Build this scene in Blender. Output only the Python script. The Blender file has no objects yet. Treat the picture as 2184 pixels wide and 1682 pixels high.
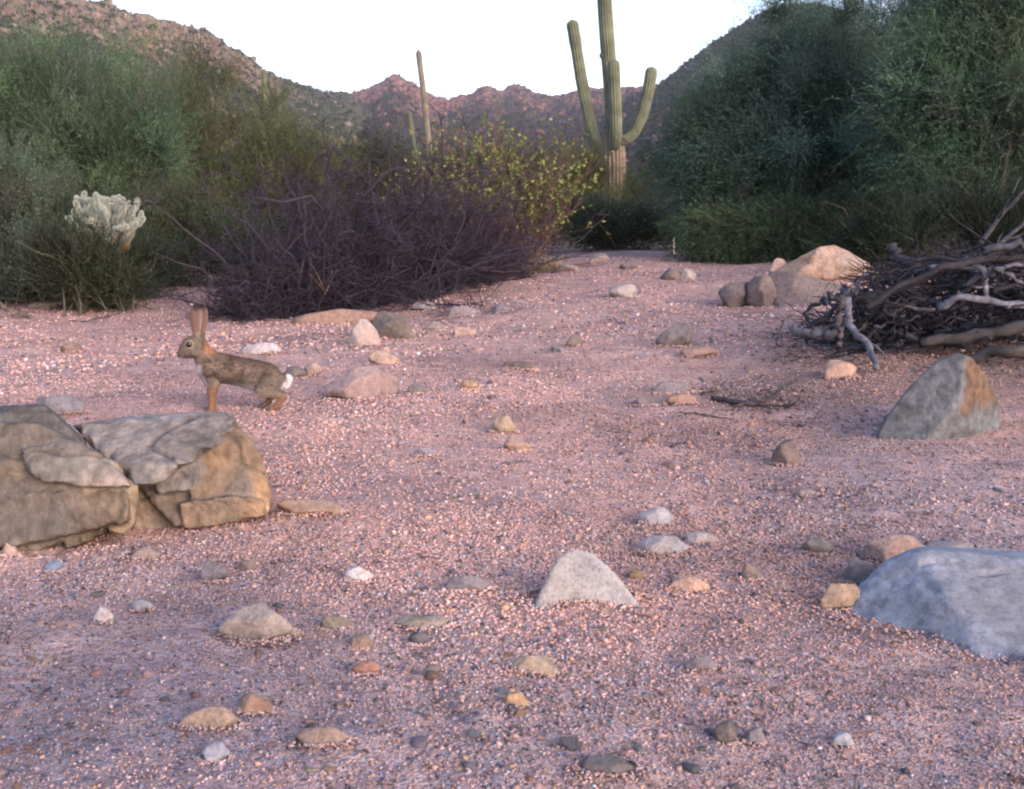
import bpy, bmesh, math, random
import numpy as np
from mathutils import Vector, Matrix

# ------------------------------------------------------------------ camera, world, sun, exposure
scene = bpy.context.scene
COL = scene.collection
FP = 2342.0                      # focal length in photo units (photo seen as 2184 x 1682)
PITCH = math.atan((841 - 450) / FP)
CAM = np.array([0.0, 0.0, 0.60])
cam_d = bpy.data.cameras.new('camera')
cam_d.sensor_width = 36.0
cam_d.lens = 36.0 * FP / 2184.0
cam_d.clip_start = 0.02
cam_d.clip_end = 6000.0
cam = bpy.data.objects.new('camera', cam_d)
cam.location = CAM
cam.rotation_euler = (math.radians(90) - PITCH, 0, 0)
COL.objects.link(cam)
scene.camera = cam

SUN_EL, SUN_AZ = 14.0, 140.0      # azimuth clockwise from the view direction: behind, to the right
world = bpy.data.worlds.new('World')
scene.world = world
world.use_nodes = True
wn = world.node_tree.nodes; wl = world.node_tree.links
wn.clear()
w_out = wn.new('ShaderNodeOutputWorld')
w_bg = wn.new('ShaderNodeBackground')
w_sky = wn.new('ShaderNodeTexSky')
w_sky.sky_type = 'NISHITA'
w_sky.sun_disc = False
w_sky.sun_elevation = math.radians(SUN_EL)
w_sky.sun_rotation = math.radians(SUN_AZ)
w_sky.altitude = 900
w_sky.air_density = 1.0
w_sky.dust_density = 3.0
w_sky.ozone_density = 1.0
w_bg.inputs['Strength'].default_value = 0.15
w_tint = wn.new('ShaderNodeMix'); w_tint.data_type = 'RGBA'; w_tint.blend_type = 'MULTIPLY'
w_tint.inputs[0].default_value = 1.0; w_tint.inputs[7].default_value = (1.06, 0.975, 1.03, 1)
wl.new(w_sky.outputs[0], w_tint.inputs[6])
wl.new(w_tint.outputs[2], w_bg.inputs['Color'])
wl.new(w_bg.outputs[0], w_out.inputs['Surface'])

sun_d = bpy.data.lights.new('sun', 'SUN')
sun_d.energy = 0.85
sun_d.angle = math.radians(40)
sun_d.color = (1.0, 0.84, 0.78)
sun = bpy.data.objects.new('sun', sun_d)
_a, _e = math.radians(SUN_AZ), math.radians(SUN_EL + 8)
_sd = Vector((math.sin(_a) * math.cos(_e), math.cos(_a) * math.cos(_e), math.sin(_e)))
sun.rotation_euler = _sd.to_track_quat('Z', 'Y').to_euler()
sun.location = (3, -3, 6)
COL.objects.link(sun)

scene.view_settings.view_transform = 'Standard'
scene.view_settings.look = 'None'
scene.view_settings.exposure = 1.74
scene.view_settings.gamma = 1.0
scene.view_settings.use_curve_mapping = False
scene.cycles.use_denoising = True
scene.cycles.max_bounces = 6
scene.cycles.diffuse_bounces = 3
scene.cycles.pixel_filter_type = 'BLACKMAN_HARRIS'
scene.cycles.filter_width = 2.2

# ------------------------------------------------------------------ numeric helpers
def hsh(ix, iy, iz, seed):
    h = (ix.astype(np.int64) * 374761393 + iy.astype(np.int64) * 668265263 + iz.astype(np.int64) * 2147483647 + seed * 1274126177) & 0xFFFFFFFF
    h = ((h ^ (h >> 13)) * 1274126177) & 0xFFFFFFFF
    h = ((h ^ (h >> 16)) * 2246822519) & 0xFFFFFFFF
    h = h ^ (h >> 15)
    return (h & 0xFFFFFF) / float(0xFFFFFF)

def vnoise(x, y, z=None, seed=0):
    x = np.asarray(x, float); y = np.asarray(y, float)
    z = np.zeros_like(x) if z is None else np.asarray(z, float)
    ix, iy, iz = np.floor(x), np.floor(y), np.floor(z)
    fx, fy, fz = x - ix, y - iy, z - iz
    fx = fx * fx * (3 - 2 * fx); fy = fy * fy * (3 - 2 * fy); fz = fz * fz * (3 - 2 * fz)
    def c(a, b, d): return hsh(ix + a, iy + b, iz + d, seed)
    x00 = c(0, 0, 0) * (1 - fx) + c(1, 0, 0) * fx
    x10 = c(0, 1, 0) * (1 - fx) + c(1, 1, 0) * fx
    x01 = c(0, 0, 1) * (1 - fx) + c(1, 0, 1) * fx
    x11 = c(0, 1, 1) * (1 - fx) + c(1, 1, 1) * fx
    a = x00 * (1 - fy) + x10 * fy
    b = x01 * (1 - fy) + x11 * fy
    return (a * (1 - fz) + b * fz) * 2 - 1

def fbm(x, y, z=None, seed=0, octv=4, gain=0.5):
    s = 0; a = 1.0; f = 1.0; t = 0
    for o in range(octv):
        s = s + a * vnoise(x * f + 17.3 * o, y * f + 5.1 * o, None if z is None else z * f + 9.7 * o, seed + o)
        t += a; a *= gain; f *= 2.03
    return s / t

def worley(x, y, seed=0):
    """2D cellular noise: (distance to nearest, second nearest, cell value)"""
    ix, iy = np.floor(x), np.floor(y)
    d1 = np.full(x.shape, 9.0); d2 = np.full(x.shape, 9.0); v = np.zeros(x.shape)
    for a in (-1, 0, 1):
        for b in (-1, 0, 1):
            cx = ix + a; cy = iy + b; zz = np.zeros_like(cx)
            qx = cx + hsh(cx, cy, zz, seed); qy = cy + hsh(cx, cy, zz, seed + 1)
            d = np.hypot(qx - x, qy - y); val = hsh(cx, cy, zz, seed + 2)
            near = d < d1
            d2 = np.where(near, d1, np.minimum(d2, d)); v = np.where(near, val, v); d1 = np.where(near, d, d1)
    return d1, d2, v

def sstep(x, a, b):
    t = np.clip((np.asarray(x, float) - a) / (b - a), 0, 1)
    return t * t * (3 - 2 * t)

def unit(v):
    return v / np.maximum(np.linalg.norm(v, axis=-1, keepdims=True), 1e-9)

_cp, _sp = math.cos(PITCH), math.sin(PITCH)
def ray(px, py):
    u = (np.asarray(px, float) - 1092) / FP; v = (841 - np.asarray(py, float)) / FP
    return np.stack([u, _cp + v * _sp + 0 * u, -_sp + v * _cp + 0 * u], -1)

def P2W(px, py, Y):
    d = ray(px, py)
    return CAM + d * (np.asarray(Y, float) / d[..., 1])[..., None]

def gz(x, y):
    """height of the wash floor"""
    x = np.asarray(x, float); y = np.asarray(y, float)
    s = x / np.maximum(y, 1.0)
    z = 0.026 * fbm(x * 0.7 + 3, y * 0.7, seed=5, octv=2) + 0.017 * fbm(x * 2.6, y * 2.9, seed=9, octv=3) + 0.006 * fbm(x * 9, y * 9, seed=19, octv=2)
    z = z + 0.16 * sstep(y, 3.6, 9.5) * sstep(s, -0.12, 0.12)
    z = z + 0.05 * sstep(s, 0.16, 0.36) * sstep(y, 3.1, 4.1) - 0.03 * np.exp(-((s - 0.27) / 0.07) ** 2 - ((y - 3.1) / 0.4) ** 2)
    z = z - 0.05 * np.exp(-((y - 5.6 + 0.5 * (x + 1.5)) / 0.5) ** 2) * sstep(-x, 0.7, 1.4)
    z = z + 0.4 * sstep(y, 20, 120)
    return z

def project(p):
    p = np.asarray(p, float) - CAM
    z = p[..., 1] * _cp - p[..., 2] * _sp; v = p[..., 1] * _sp + p[..., 2] * _cp
    return 1092 + FP * p[..., 0] / z, 841 - FP * v / z

def hit(px, py):
    """where the line of sight through a photo point meets the ground"""
    d = ray(px, py)
    d = d / d[1]
    ys = np.geomspace(0.7, 60, 4000)
    p = CAM + d * ys[:, None]
    below = p[:, 2] < gz(p[:, 0], p[:, 1])
    i = int(np.argmax(below)) if below.any() else len(ys) - 1
    q = p[i].copy(); q[2] = float(gz(q[0], q[1]))
    return q

def tagit(o, label=None, cat=None, group=None, kind=None):
    if label: o['label'] = label
    if cat: o['category'] = cat
    if group: o['group'] = group
    if kind: o['kind'] = kind
    return o

def np_mesh(name, V, F, col=None, smooth=False):
    V = np.asarray(V, np.float32)
    if not isinstance(F, list): F = [F]
    F = [np.asarray(f, np.int32) for f in F if len(f)]
    me = bpy.data.meshes.new(name)
    me.vertices.add(len(V)); me.vertices.foreach_set('co', V.ravel())
    loops = np.concatenate([f.ravel() for f in F])
    sizes = np.concatenate([np.full(len(f), f.shape[1], np.int32) for f in F])
    starts = np.concatenate([[0], np.cumsum(sizes)[:-1]]).astype(np.int32)
    me.loops.add(len(loops)); me.loops.foreach_set('vertex_index', loops)
    me.polygons.add(len(sizes)); me.polygons.foreach_set('loop_start', starts)
    if smooth: me.polygons.foreach_set('use_smooth', np.ones(len(sizes), bool))
    if col is not None:
        c = np.ones((len(V), 4), np.float32); c[:, :3] = col
        a = me.color_attributes.new('Col', 'FLOAT_COLOR', 'POINT')
        a.data.foreach_set('color', c.ravel())
    me.update(calc_edges=True)
    me.validate()
    return me

def link(name, me, mat, parent=None, loc=None):
    o = bpy.data.objects.new(name, me)
    if mat is not None and me is not None:
        if not me.materials: me.materials.append(mat)
    COL.objects.link(o)
    if parent is not None: o.parent = parent
    if loc is not None: o.location = [float(c) for c in loc]
    return o

def empty(name, loc):
    o = bpy.data.objects.new(name, None)
    o.empty_display_size = 0.1
    o.location = [float(c) for c in loc]
    COL.objects.link(o)
    return o

# ------------------------------------------------------------------ materials
def new_mat(name):
    m = bpy.data.materials.new(name); m.use_nodes = True
    nt = m.node_tree; nt.nodes.clear()
    out = nt.nodes.new('ShaderNodeOutputMaterial')
    return m, nt, out

def N(nt, t, **kw):
    n = nt.nodes.new(t)
    for k, v in kw.items():
        if k in n.inputs.keys() if isinstance(k, str) else False: n.inputs[k].default_value = v
        else: setattr(n, k, v)
    return n

def noise(nt, co, scale, detail=5, rough=0.55):
    n = nt.nodes.new('ShaderNodeTexNoise')
    n.inputs['Scale'].default_value = scale; n.inputs['Detail'].default_value = detail; n.inputs['Roughness'].default_value = rough
    nt.links.new(co, n.inputs['Vector'])
    return n

def ramp(nt, fac, stops):
    r = nt.nodes.new('ShaderNodeValToRGB')
    e = r.color_ramp.elements
    while len(e) < len(stops): e.new(0.5)
    for el, (p, c) in zip(e, stops):
        el.position = p; el.color = (*c, 1) if len(c) == 3 else c
    nt.links.new(fac, r.inputs[0])
    return r

def mixc(nt, fac, a, b, mode='MIX'):
    m = nt.nodes.new('ShaderNodeMix'); m.data_type = 'RGBA'; m.blend_type = mode
    for k, s in ((0, fac), (6, a), (7, b)):
        if isinstance(s, (int, float)): m.inputs[k].default_value = s
        elif isinstance(s, tuple): m.inputs[k].default_value = (*s, 1)
        else: nt.links.new(s, m.inputs[k])
    return m.outputs[2]

def bump(nt, h, strength, dist):
    b = nt.nodes.new('ShaderNodeBump')
    b.inputs['Strength'].default_value = strength; b.inputs['Distance'].default_value = dist
    nt.links.new(h, b.inputs['Height'])
    return b.outputs[0]

def bsdf(nt, out, col, rough=0.85, spec=0.25, normal=None):
    b = nt.nodes.new('ShaderNodeBsdfPrincipled')
    if isinstance(col, tuple): b.inputs['Base Color'].default_value = (*col, 1)
    else: nt.links.new(col, b.inputs['Base Color'])
    b.inputs['Roughness'].default_value = rough
    b.inputs['Specular IOR Level'].default_value = spec
    if normal is not None: nt.links.new(normal, b.inputs['Normal'])
    nt.links.new(b.outputs[0], out.inputs['Surface'])
    return b

def g3(v): return (v, v, v)

def mat_attr(name, rough=0.8, spec=0.2, nscale=0, namp=0.3, bscale=0, bdist=0.002):
    """colour stored on the mesh, with a little grain"""
    m, nt, out = new_mat(name)
    a = nt.nodes.new('ShaderNodeAttribute'); a.attribute_name = 'Col'
    tc = nt.nodes.new('ShaderNodeTexCoord')
    c = a.outputs['Color']
    if nscale:
        n = noise(nt, tc.outputs['Object'], nscale, 4)
        r = ramp(nt, n.outputs[0], [(0.3, g3(1 - namp)), (0.7, g3(1 + namp * 0.6))])
        c = mixc(nt, 1.0, c, r.outputs[0], 'MULTIPLY')
    nor = None
    if bscale:
        n2 = noise(nt, tc.outputs['Object'], bscale, 5)
        nor = bump(nt, n2.outputs[0], 0.8, bdist)
    bsdf(nt, out, c, rough, spec, nor)
    return m

def mat_leaf(name, trans=0.3):
    m, nt, out = new_mat(name)
    a = nt.nodes.new('ShaderNodeAttribute'); a.attribute_name = 'Col'
    d = nt.nodes.new('ShaderNodeBsdfPrincipled')
    d.inputs['Roughness'].default_value = 0.65; d.inputs['Specular IOR Level'].default_value = 0.25
    t = nt.nodes.new('ShaderNodeBsdfTranslucent')
    nt.links.new(a.outputs['Color'], d.inputs['Base Color']); nt.links.new(a.outputs['Color'], t.inputs['Color'])
    mx = nt.nodes.new('ShaderNodeMixShader'); mx.inputs[0].default_value = trans
    nt.links.new(d.outputs[0], mx.inputs[1]); nt.links.new(t.outputs[0], mx.inputs[2])
    nt.links.new(mx.outputs[0], out.inputs['Surface'])
    return m

def mat_stone(name, c1=None, c2=None, scale=9.0, amt=0.55, bd=0.004, streak=None):
    """stone; without c1 the object's own colour is used"""
    m, nt, out = new_mat(name)
    tc = nt.nodes.new('ShaderNodeTexCoord')
    co = tc.outputs['Object']
    if streak:
        mp = nt.nodes.new('ShaderNodeMapping'); mp.inputs['Scale'].default_value = streak
        mp.inputs['Rotation'].default_value = (0.2, 0.5, 0.3)
        nt.links.new(co, mp.inputs['Vector']); cs = mp.outputs[0]
    else: cs = co
    if c1 is None:
        oi = nt.nodes.new('ShaderNodeObjectInfo')
        base = oi.outputs['Color']
        add = nt.nodes.new('ShaderNodeVectorMath'); add.operation = 'ADD'
        nt.links.new(co, add.inputs[0]); nt.links.new(oi.outputs['Location'], add.inputs[1]); cs = co = add.outputs[0]
        alt = mixc(nt, 0.65, base, (0.30, 0.23, 0.19))
    else: base, alt = c1, c2
    n1 = noise(nt, cs, scale, 6, 0.6)
    f = ramp(nt, n1.outputs[0], [(0.40, g3(0)), (0.62, g3(1))])
    mf = nt.nodes.new('ShaderNodeMath'); mf.operation = 'MULTIPLY'; mf.inputs[1].default_value = amt
    nt.links.new(f.outputs[0], mf.inputs[0])
    c = mixc(nt, mf.outputs[0], base, alt)
    n2 = noise(nt, cs, scale * 5, 6, 0.7)
    r2 = ramp(nt, n2.outputs[0], [(0.32, g3(0.62)), (0.5, g3(1.0)), (0.7, g3(1.25))])
    c = mixc(nt, 1.0, c, r2.outputs[0], 'MULTIPLY')
    n3 = noise(nt, co, scale * 22, 4, 0.7)
    r3 = ramp(nt, n3.outputs[0], [(0.34, g3(0.72)), (0.5, g3(1.0)), (0.68, g3(1.18))])
    c = mixc(nt, 1.0, c, r3.outputs[0], 'MULTIPLY')
    hh = mixc(nt, 0.35, n2.outputs[0], n3.outputs[0])
    bsdf(nt, out, c, 0.88, 0.2, bump(nt, hh, 0.9, bd))
    return m

PINK = (0.47, 0.30, 0.285)
def make_ground_mat():
    m, nt, out = new_mat('wash_gravel')
    geo = nt.nodes.new('ShaderNodeNewGeometry')
    co = geo.outputs['Position']
    flat = nt.nodes.new('ShaderNodeVectorMath'); flat.operation = 'MULTIPLY'; flat.inputs[1].default_value = (1, 1, 0.2)
    nt.links.new(co, flat.inputs[0]); co = flat.outputs[0]
    stops = [(0.0, (0.09, 0.07, 0.08)), (0.14, (0.20, 0.14, 0.15)), (0.27, (0.41, 0.255, 0.235)), (0.50, (0.50, 0.305, 0.285)),
             (0.70, (0.54, 0.38, 0.36)), (0.82, (0.48, 0.28, 0.19)), (0.92, (0.22, 0.19, 0.23)), (1.0, (0.60, 0.50, 0.50))]
    def cells(scale):
        v = nt.nodes.new('ShaderNodeTexVoronoi'); v.inputs['Scale'].default_value = scale
        nt.links.new(co, v.inputs['Vector'])
        sep = nt.nodes.new('ShaderNodeSeparateColor'); nt.links.new(v.outputs['Color'], sep.inputs[0])
        return v, ramp(nt, sep.outputs[0], stops), sep
    v1, c1, s1 = cells(260)
    v2, c2, s2 = cells(95)
    v3, c3, s3 = cells(30)
    c = mixc(nt, 0.42, c1.outputs[0], c2.outputs[0])
    big = ramp(nt, s3.outputs[1], [(0.80, g3(0)), (0.9, g3(1))])
    inner = ramp(nt, v3.outputs['Distance'], [(0.28, g3(0.6)), (0.42, g3(0))])
    mk = mixc(nt, 1.0, big.outputs[0], inner.outputs[0], 'MULTIPLY')
    c = mixc(nt, mk, c, c3.outputs[0])
    # broad tonal patches of coarser and finer grit
    n = noise(nt, co, 1.3, 5, 0.6)
    r = ramp(nt, n.outputs[0], [(0.34, (0.66, 0.63, 0.66)), (0.47, (0.93, 0.93, 0.95)), (0.64, (1.16, 1.12, 1.08))])
    c = mixc(nt, 1.0, c, r.outputs[0], 'MULTIPLY')
    n4 = noise(nt, co, 9, 5, 0.6)
    r4 = ramp(nt, n4.outputs[0], [(0.33, g3(0.76)), (0.66, g3(1.15))])
    c = mixc(nt, 1.0, c, r4.outputs[0], 'MULTIPLY')
    c = mixc(nt, 1.0, c, (1.13, 1.09, 1.0), 'MULTIPLY')
    # lens vignette tint painted into the ground: greyer, bluer near camera and sides
    VIGNETTE_TINTS = ((-0.75, 1.35, 0.6, 0.55, 0.75), (0.95, 1.75, 0.42, 1.1, 0.7), (0.0, 0.95, 1.3, 0.45, 0.6))
    # dark organic soil under and below the branch pile
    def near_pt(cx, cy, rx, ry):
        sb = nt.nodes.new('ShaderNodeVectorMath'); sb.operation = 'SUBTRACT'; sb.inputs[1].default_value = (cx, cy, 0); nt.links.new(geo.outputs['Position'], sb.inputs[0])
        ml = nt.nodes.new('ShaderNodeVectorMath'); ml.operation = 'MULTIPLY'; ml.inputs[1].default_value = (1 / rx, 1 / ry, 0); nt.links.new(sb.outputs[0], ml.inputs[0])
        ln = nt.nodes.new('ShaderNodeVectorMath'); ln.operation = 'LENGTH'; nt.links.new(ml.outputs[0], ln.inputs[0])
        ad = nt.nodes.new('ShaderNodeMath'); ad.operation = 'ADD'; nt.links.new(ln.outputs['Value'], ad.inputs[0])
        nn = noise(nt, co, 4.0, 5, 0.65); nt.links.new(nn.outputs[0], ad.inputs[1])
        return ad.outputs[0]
    for (cx, cy, rx, ry, a_) in VIGNETTE_TINTS:
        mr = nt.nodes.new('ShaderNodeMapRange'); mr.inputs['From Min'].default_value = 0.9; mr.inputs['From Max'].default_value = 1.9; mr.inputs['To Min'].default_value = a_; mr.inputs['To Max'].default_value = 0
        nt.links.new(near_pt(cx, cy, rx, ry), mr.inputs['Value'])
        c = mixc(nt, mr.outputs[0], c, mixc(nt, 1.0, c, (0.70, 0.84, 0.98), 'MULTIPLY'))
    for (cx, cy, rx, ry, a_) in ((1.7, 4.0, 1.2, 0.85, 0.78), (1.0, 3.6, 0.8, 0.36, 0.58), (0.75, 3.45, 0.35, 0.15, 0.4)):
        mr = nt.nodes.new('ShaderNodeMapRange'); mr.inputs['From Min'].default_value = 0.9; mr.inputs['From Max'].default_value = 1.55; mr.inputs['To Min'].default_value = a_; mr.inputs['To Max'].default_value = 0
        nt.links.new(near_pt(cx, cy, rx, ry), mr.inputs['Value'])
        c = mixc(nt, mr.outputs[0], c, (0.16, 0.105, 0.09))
    # the soil beyond the wash is browner and darker
    sx = nt.nodes.new('ShaderNodeSeparateXYZ'); nt.links.new(geo.outputs['Position'], sx.inputs[0])
    far = nt.nodes.new('ShaderNodeMapRange'); far.inputs['From Min'].default_value = 12; far.inputs['From Max'].default_value = 24
    nt.links.new(sx.outputs['Y'], far.inputs['Value'])
    c = mixc(nt, far.outputs[0], c, (0.17, 0.12, 0.10))
    h = mixc(nt, 0.5, v1.outputs['Distance'], v2.outputs['Distance'])
    inv = nt.nodes.new('ShaderNodeInvert'); nt.links.new(h, inv.inputs['Color'])
    hh = mixc(nt, 0.3, inv.outputs[0], n4.outputs[0])
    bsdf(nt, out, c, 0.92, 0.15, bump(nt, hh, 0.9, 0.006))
    return m

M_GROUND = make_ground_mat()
M_GRAVEL = mat_attr('gravel_grain', 0.95, 0.05)
M_LEAF = mat_leaf('leaf', 0.42)
M_BRIGHTLEAF = mat_leaf('bright_leaf', 0.4)
M_BARK = mat_attr('bark', 0.9, 0.15, nscale=40, namp=0.35, bscale=120, bdist=0.003)
M_WOOD = mat_attr('dead_wood', 0.85, 0.2, nscale=60, namp=0.45, bscale=160, bdist=0.003)
M_TWIG = mat_attr('dead_twig', 0.9, 0.15)
M_STONE = mat_stone('stone')
M_CACTUS = mat_attr('cactus_skin', 0.7, 0.25, nscale=6, namp=0.25)
M_SPINE = mat_leaf('cactus_spine', 0.35)

# ------------------------------------------------------------------ ground sheet
def build_ground():
    az = np.concatenate([np.linspace(-180, -42, 60, endpoint=False), np.linspace(-42, 42, 560, endpoint=False), np.linspace(42, 180, 60, endpoint=False)])
    a = np.radians(az)
    r = np.concatenate([np.geomspace(0.15, 12, 520), np.geomspace(12.3, 1550, 100)])
    A, R = np.meshgrid(a, r)
    X = R * np.sin(A); Y = R * np.cos(A)
    Z = gz(X, Y)
    Z = Z + 0.0035 * fbm(X * 22, Y * 22, seed=31, octv=3) * (R < 14)
    V = np.stack([X, Y, Z], -1).reshape(-1, 3)
    nr, na = A.shape
    i = np.arange(nr - 1)[:, None] * na; j = np.arange(na)[None, :]; k = (j + 1) % na
    F = np.stack([i + j, i + k, i + na + k, i + na + j], -1).reshape(-1, 4)
    c = len(V)
    V = np.vstack([V, [[0, 0, float(gz(0, 0))]]])
    jj = np.arange(na); T = np.stack([np.full(na, c), (jj + 1) % na, jj], -1)
    me = np_mesh('ground', V, [F, T], smooth=True)
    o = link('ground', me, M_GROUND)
    tagit(o, 'pinkish gravel floor of the dry desert wash', kind='structure')
build_ground()

# ------------------------------------------------------------------ hills
def make_hill_mat(name, rockA, rockB, green, rock_lo):
    m, nt, out = new_mat(name)
    geo = nt.nodes.new('ShaderNodeNewGeometry'); co = geo.outputs['Position']
    a = nt.nodes.new('ShaderNodeAttribute'); a.attribute_name = 'Col'
    sep = nt.nodes.new('ShaderNodeSeparateColor'); nt.links.new(a.outputs['Color'], sep.inputs[0])
    n1 = noise(nt, co, 0.05, 6, 0.6); n2 = noise(nt, co, 0.35, 6, 0.65); n3 = noise(nt, co, 0.16, 6, 0.7)
    rk = ramp(nt, n2.outputs[0], [(0.3, rock_lo), (0.45, rockA), (0.6, rockB), (0.75, tuple(min(1, v * 1.3) for v in rockB))])
    f = nt.nodes.new('ShaderNodeMath'); f.operation = 'SUBTRACT'
    nt.links.new(n3.outputs[0], f.inputs[0]); nt.links.new(sep.outputs[0], f.inputs[1])   # R: how bare the slope is
    f2 = ramp(nt, f.outputs[0], [(0.10, g3(0)), (0.28, g3(0.92))])
    gr = mixc(nt, n1.outputs[0], green, tuple(v * 0.6 for v in green))
    c = mixc(nt, f2.outputs[0], rk.outputs[0], gr)
    bsdf(nt, out, c, 0.95, 0.1, bump(nt, n2.outputs[0], 1.0, 1.6))
    return m

def build_hill(name, label, sil, RR, R0, n_az, mat, seed, amp, cell, bare_fn, scrubcol, rockcol, n_scrub, n_rock, smin, smax, cacti=0):
    """sil: skyline as photo points; RR: distance of the skyline as (px, metres) pairs"""
    sil = np.array(sil, float)
    d = ray(sil[:, 0], sil[:, 1]); az_s = np.arctan2(d[:, 0], d[:, 1]); sl_s = d[:, 2] / np.hypot(d[:, 0], d[:, 1])
    rr = np.array(RR, float); dr = ray(rr[:, 0], 300 + 0 * rr[:, 0]); az_r = np.arctan2(dr[:, 0], dr[:, 1])
    az = np.linspace(az_s[0], az_s[-1], n_az)
    S = np.interp(az, az_s, sl_s); RD = np.interp(az, az_r, rr[:, 1])
    edge = sstep(az, az_s[0], az_s[0] + 0.03) * (1 - sstep(az, az_s[-1] - 0.03, az_s[-1]))
    top = 0.6 + RD * S
    top = np.where(edge < 1, top * edge - 4 * (1 - edge), top)
    u = np.concatenate([np.linspace(0, 1, 230), np.linspace(1.02, 1.6, 24)])
    A, U = np.meshgrid(az, u); T = top[None, :]; Rm = R0 + (RD[None, :] - R0) * U
    prof = np.where(U <= 1, np.clip(U, 0, 1) ** 1.35, 1 - (U - 1) * 0.8)
    base = -1.5 + (T + 1.5) * prof
    X = Rm * np.sin(A); Y = Rm * np.cos(A)
    def disp(x, y, z, uu):
        wx = x + 6 * vnoise(x / 23, y / 23, seed=seed + 40); wy = y + 6 * vnoise(x / 23 + 9, y / 23, seed=seed + 41)
        d1, d2, v = worley(wx / cell, (wy + z * 1.4) / cell, seed)
        e1, e2, w = worley(wx / (cell * .35) + 3, (wy + z * 1.4) / (cell * .35), seed + 7)
        g1, g2, q = worley(wx / (cell * .13) + 3, (wy + z * 1.4) / (cell * .13), seed + 17)
        block = (v - 0.5) * 1.0 - 0.6 * np.exp(-(d2 - d1) * 7)
        block2 = (w - 0.5) - 0.6 * np.exp(-(e2 - e1) * 6)
        block3 = (q - 0.5) - 0.6 * np.exp(-(g2 - g1) * 5)
        gull = -np.abs(fbm(x / (cell * 4), y / (cell * 9), seed=seed + 3, octv=3)) * 1.5 + 0.4
        return amp * (1.0 * gull * (0.15 + np.clip(1 - uu, 0, 1)) + 0.55 * block + 0.38 * block2 + 0.16 * block3 + 0.25 * fbm(x / 3, y / 3, seed=seed + 5, octv=3))
    fade = sstep(U, 0.0, 0.12)
    Z = base + disp(X, Y, base, U) * fade * (1 - 0.55 * sstep(U, 0.86, 1.0))
    PX = 1092 + FP * np.tan(A)
    bare = bare_fn(PX, U) + 0 * A
    V = np.stack([X, Y, Z], -1).reshape(-1, 3)
    nu, na = A.shape
    i = np.arange(nu - 1)[:, None] * na; j = np.arange(na - 1)[None, :]
    F = np.stack([i + j, i + j + 1, i + na + j + 1, i + na + j], -1).reshape(-1, 4)
    colr = np.repeat(bare.reshape(-1, 1), 3, 1)
    me = np_mesh(name, V, F, col=colr, smooth=False)
    o = link(name, me, mat)
    tagit(o, label, kind='structure')
    # scrub clumps and loose boulders on the slope
    rng = np.random.default_rng(seed)
    def pick(n, umin=0.03, weight=None):
        uu = rng.uniform(umin, 1.03, n * 3) ** 0.8; aa = rng.uniform(0, na - 1.001, n * 3)
        ui = np.clip((uu * 229).astype(int), 0, nu - 2); ai = aa.astype(int)
        if weight is not None:
            keep = rng.uniform(0, 1, n * 3) < weight(bare[ui, ai]); ui = ui[keep][:n]; ai = ai[keep][:n]
        else: ui = ui[:n]; ai = ai[:n]
        j1 = rng.uniform(0, 1, len(ui))[:, None]; j2 = rng.uniform(0, 1, len(ui))[:, None]
        P = np.stack([X, Y, Z], -1)
        return P[ui, ai] * (1 - j1) + P[ui + 1, ai] * j1 * (1 - j2) + P[ui, ai + 1] * j1 * j2
    C = pick(n_scrub, weight=lambda b: np.clip(1.15 - b * 1.6, 0.08, 1)); n = len(C)
    K = 26
    s = rng.uniform(smin, smax, n) * rng.uniform(0.4, 1.15, n)
    off = unit(rng.normal(size=(n, K, 3))) * rng.uniform(0.2, 1, (n, K, 1)) ** 0.5; off[..., 2] = np.abs(off[..., 2]) * 0.85
    cen = C[:, None] + off * s[:, None, None]
    t1 = unit(rng.normal(size=(n, K, 3))); t2 = unit(rng.normal(size=(n, K, 3)))
    q = s[:, None, None] * rng.uniform(0.25, 0.5, (n, K, 1))
    tri = np.stack([cen + t1 * q, cen + t2 * q, cen - (t1 + t2) * q * 0.6], 2).reshape(-1, 3)
    cc = np.array(scrubcol) * rng.uniform(0.55, 1.5, (n, 1)) * (1 + rng.normal(0, 0.08, (n, 3)))
    cc = np.repeat(cc, K * 3, 0) * np.repeat(rng.uniform(0.7, 1.3, n * K), 3)[:, None]
    me = np_mesh(name + '_scrub', tri, np.arange(len(tri)).reshape(-1, 3), col=np.clip(cc, 0.005, 1))
    o = link('hillside_scrub', me, M_LEAF)
    tagit(o, 'dark green scrub dotting ' + label, 'scrub', kind='stuff')
    C = pick(n_rock, weight=lambda b: np.clip(0.35 + b * 1.2, 0, 1)); n = len(C)
    ov, of = ICO1
    s = rng.uniform(smin, smax, n) * 0.75 * rng.uniform(0.3, 1.4, n) ** 1.8
    vv = ov[None] * (1 + rng.normal(0, 0.32, (n, len(ov), 1))) * (s[:, None] * rng.uniform(0.6, 1.3, (n, 3)))[:, None, :]
    vv = vv + C[:, None]
    ff = of[None] + (np.arange(n) * len(ov))[:, None, None]
    cc = np.array(rockcol) * rng.uniform(0.6, 1.25, (n, 1)) * (1 + rng.normal(0, 0.06, (n, 3)))
    me = np_mesh(name + '_rocks', vv.reshape(-1, 3), ff.reshape(-1, 3), col=np.repeat(np.clip(cc, 0.01, 1), len(ov), 0))
    o = link('hillside_rocks', me, M_GRAVEL)
    tagit(o, 'loose broken rocks strewn over ' + label, 'rocks', kind='stuff')
    return X, Y, Z, az

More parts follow.
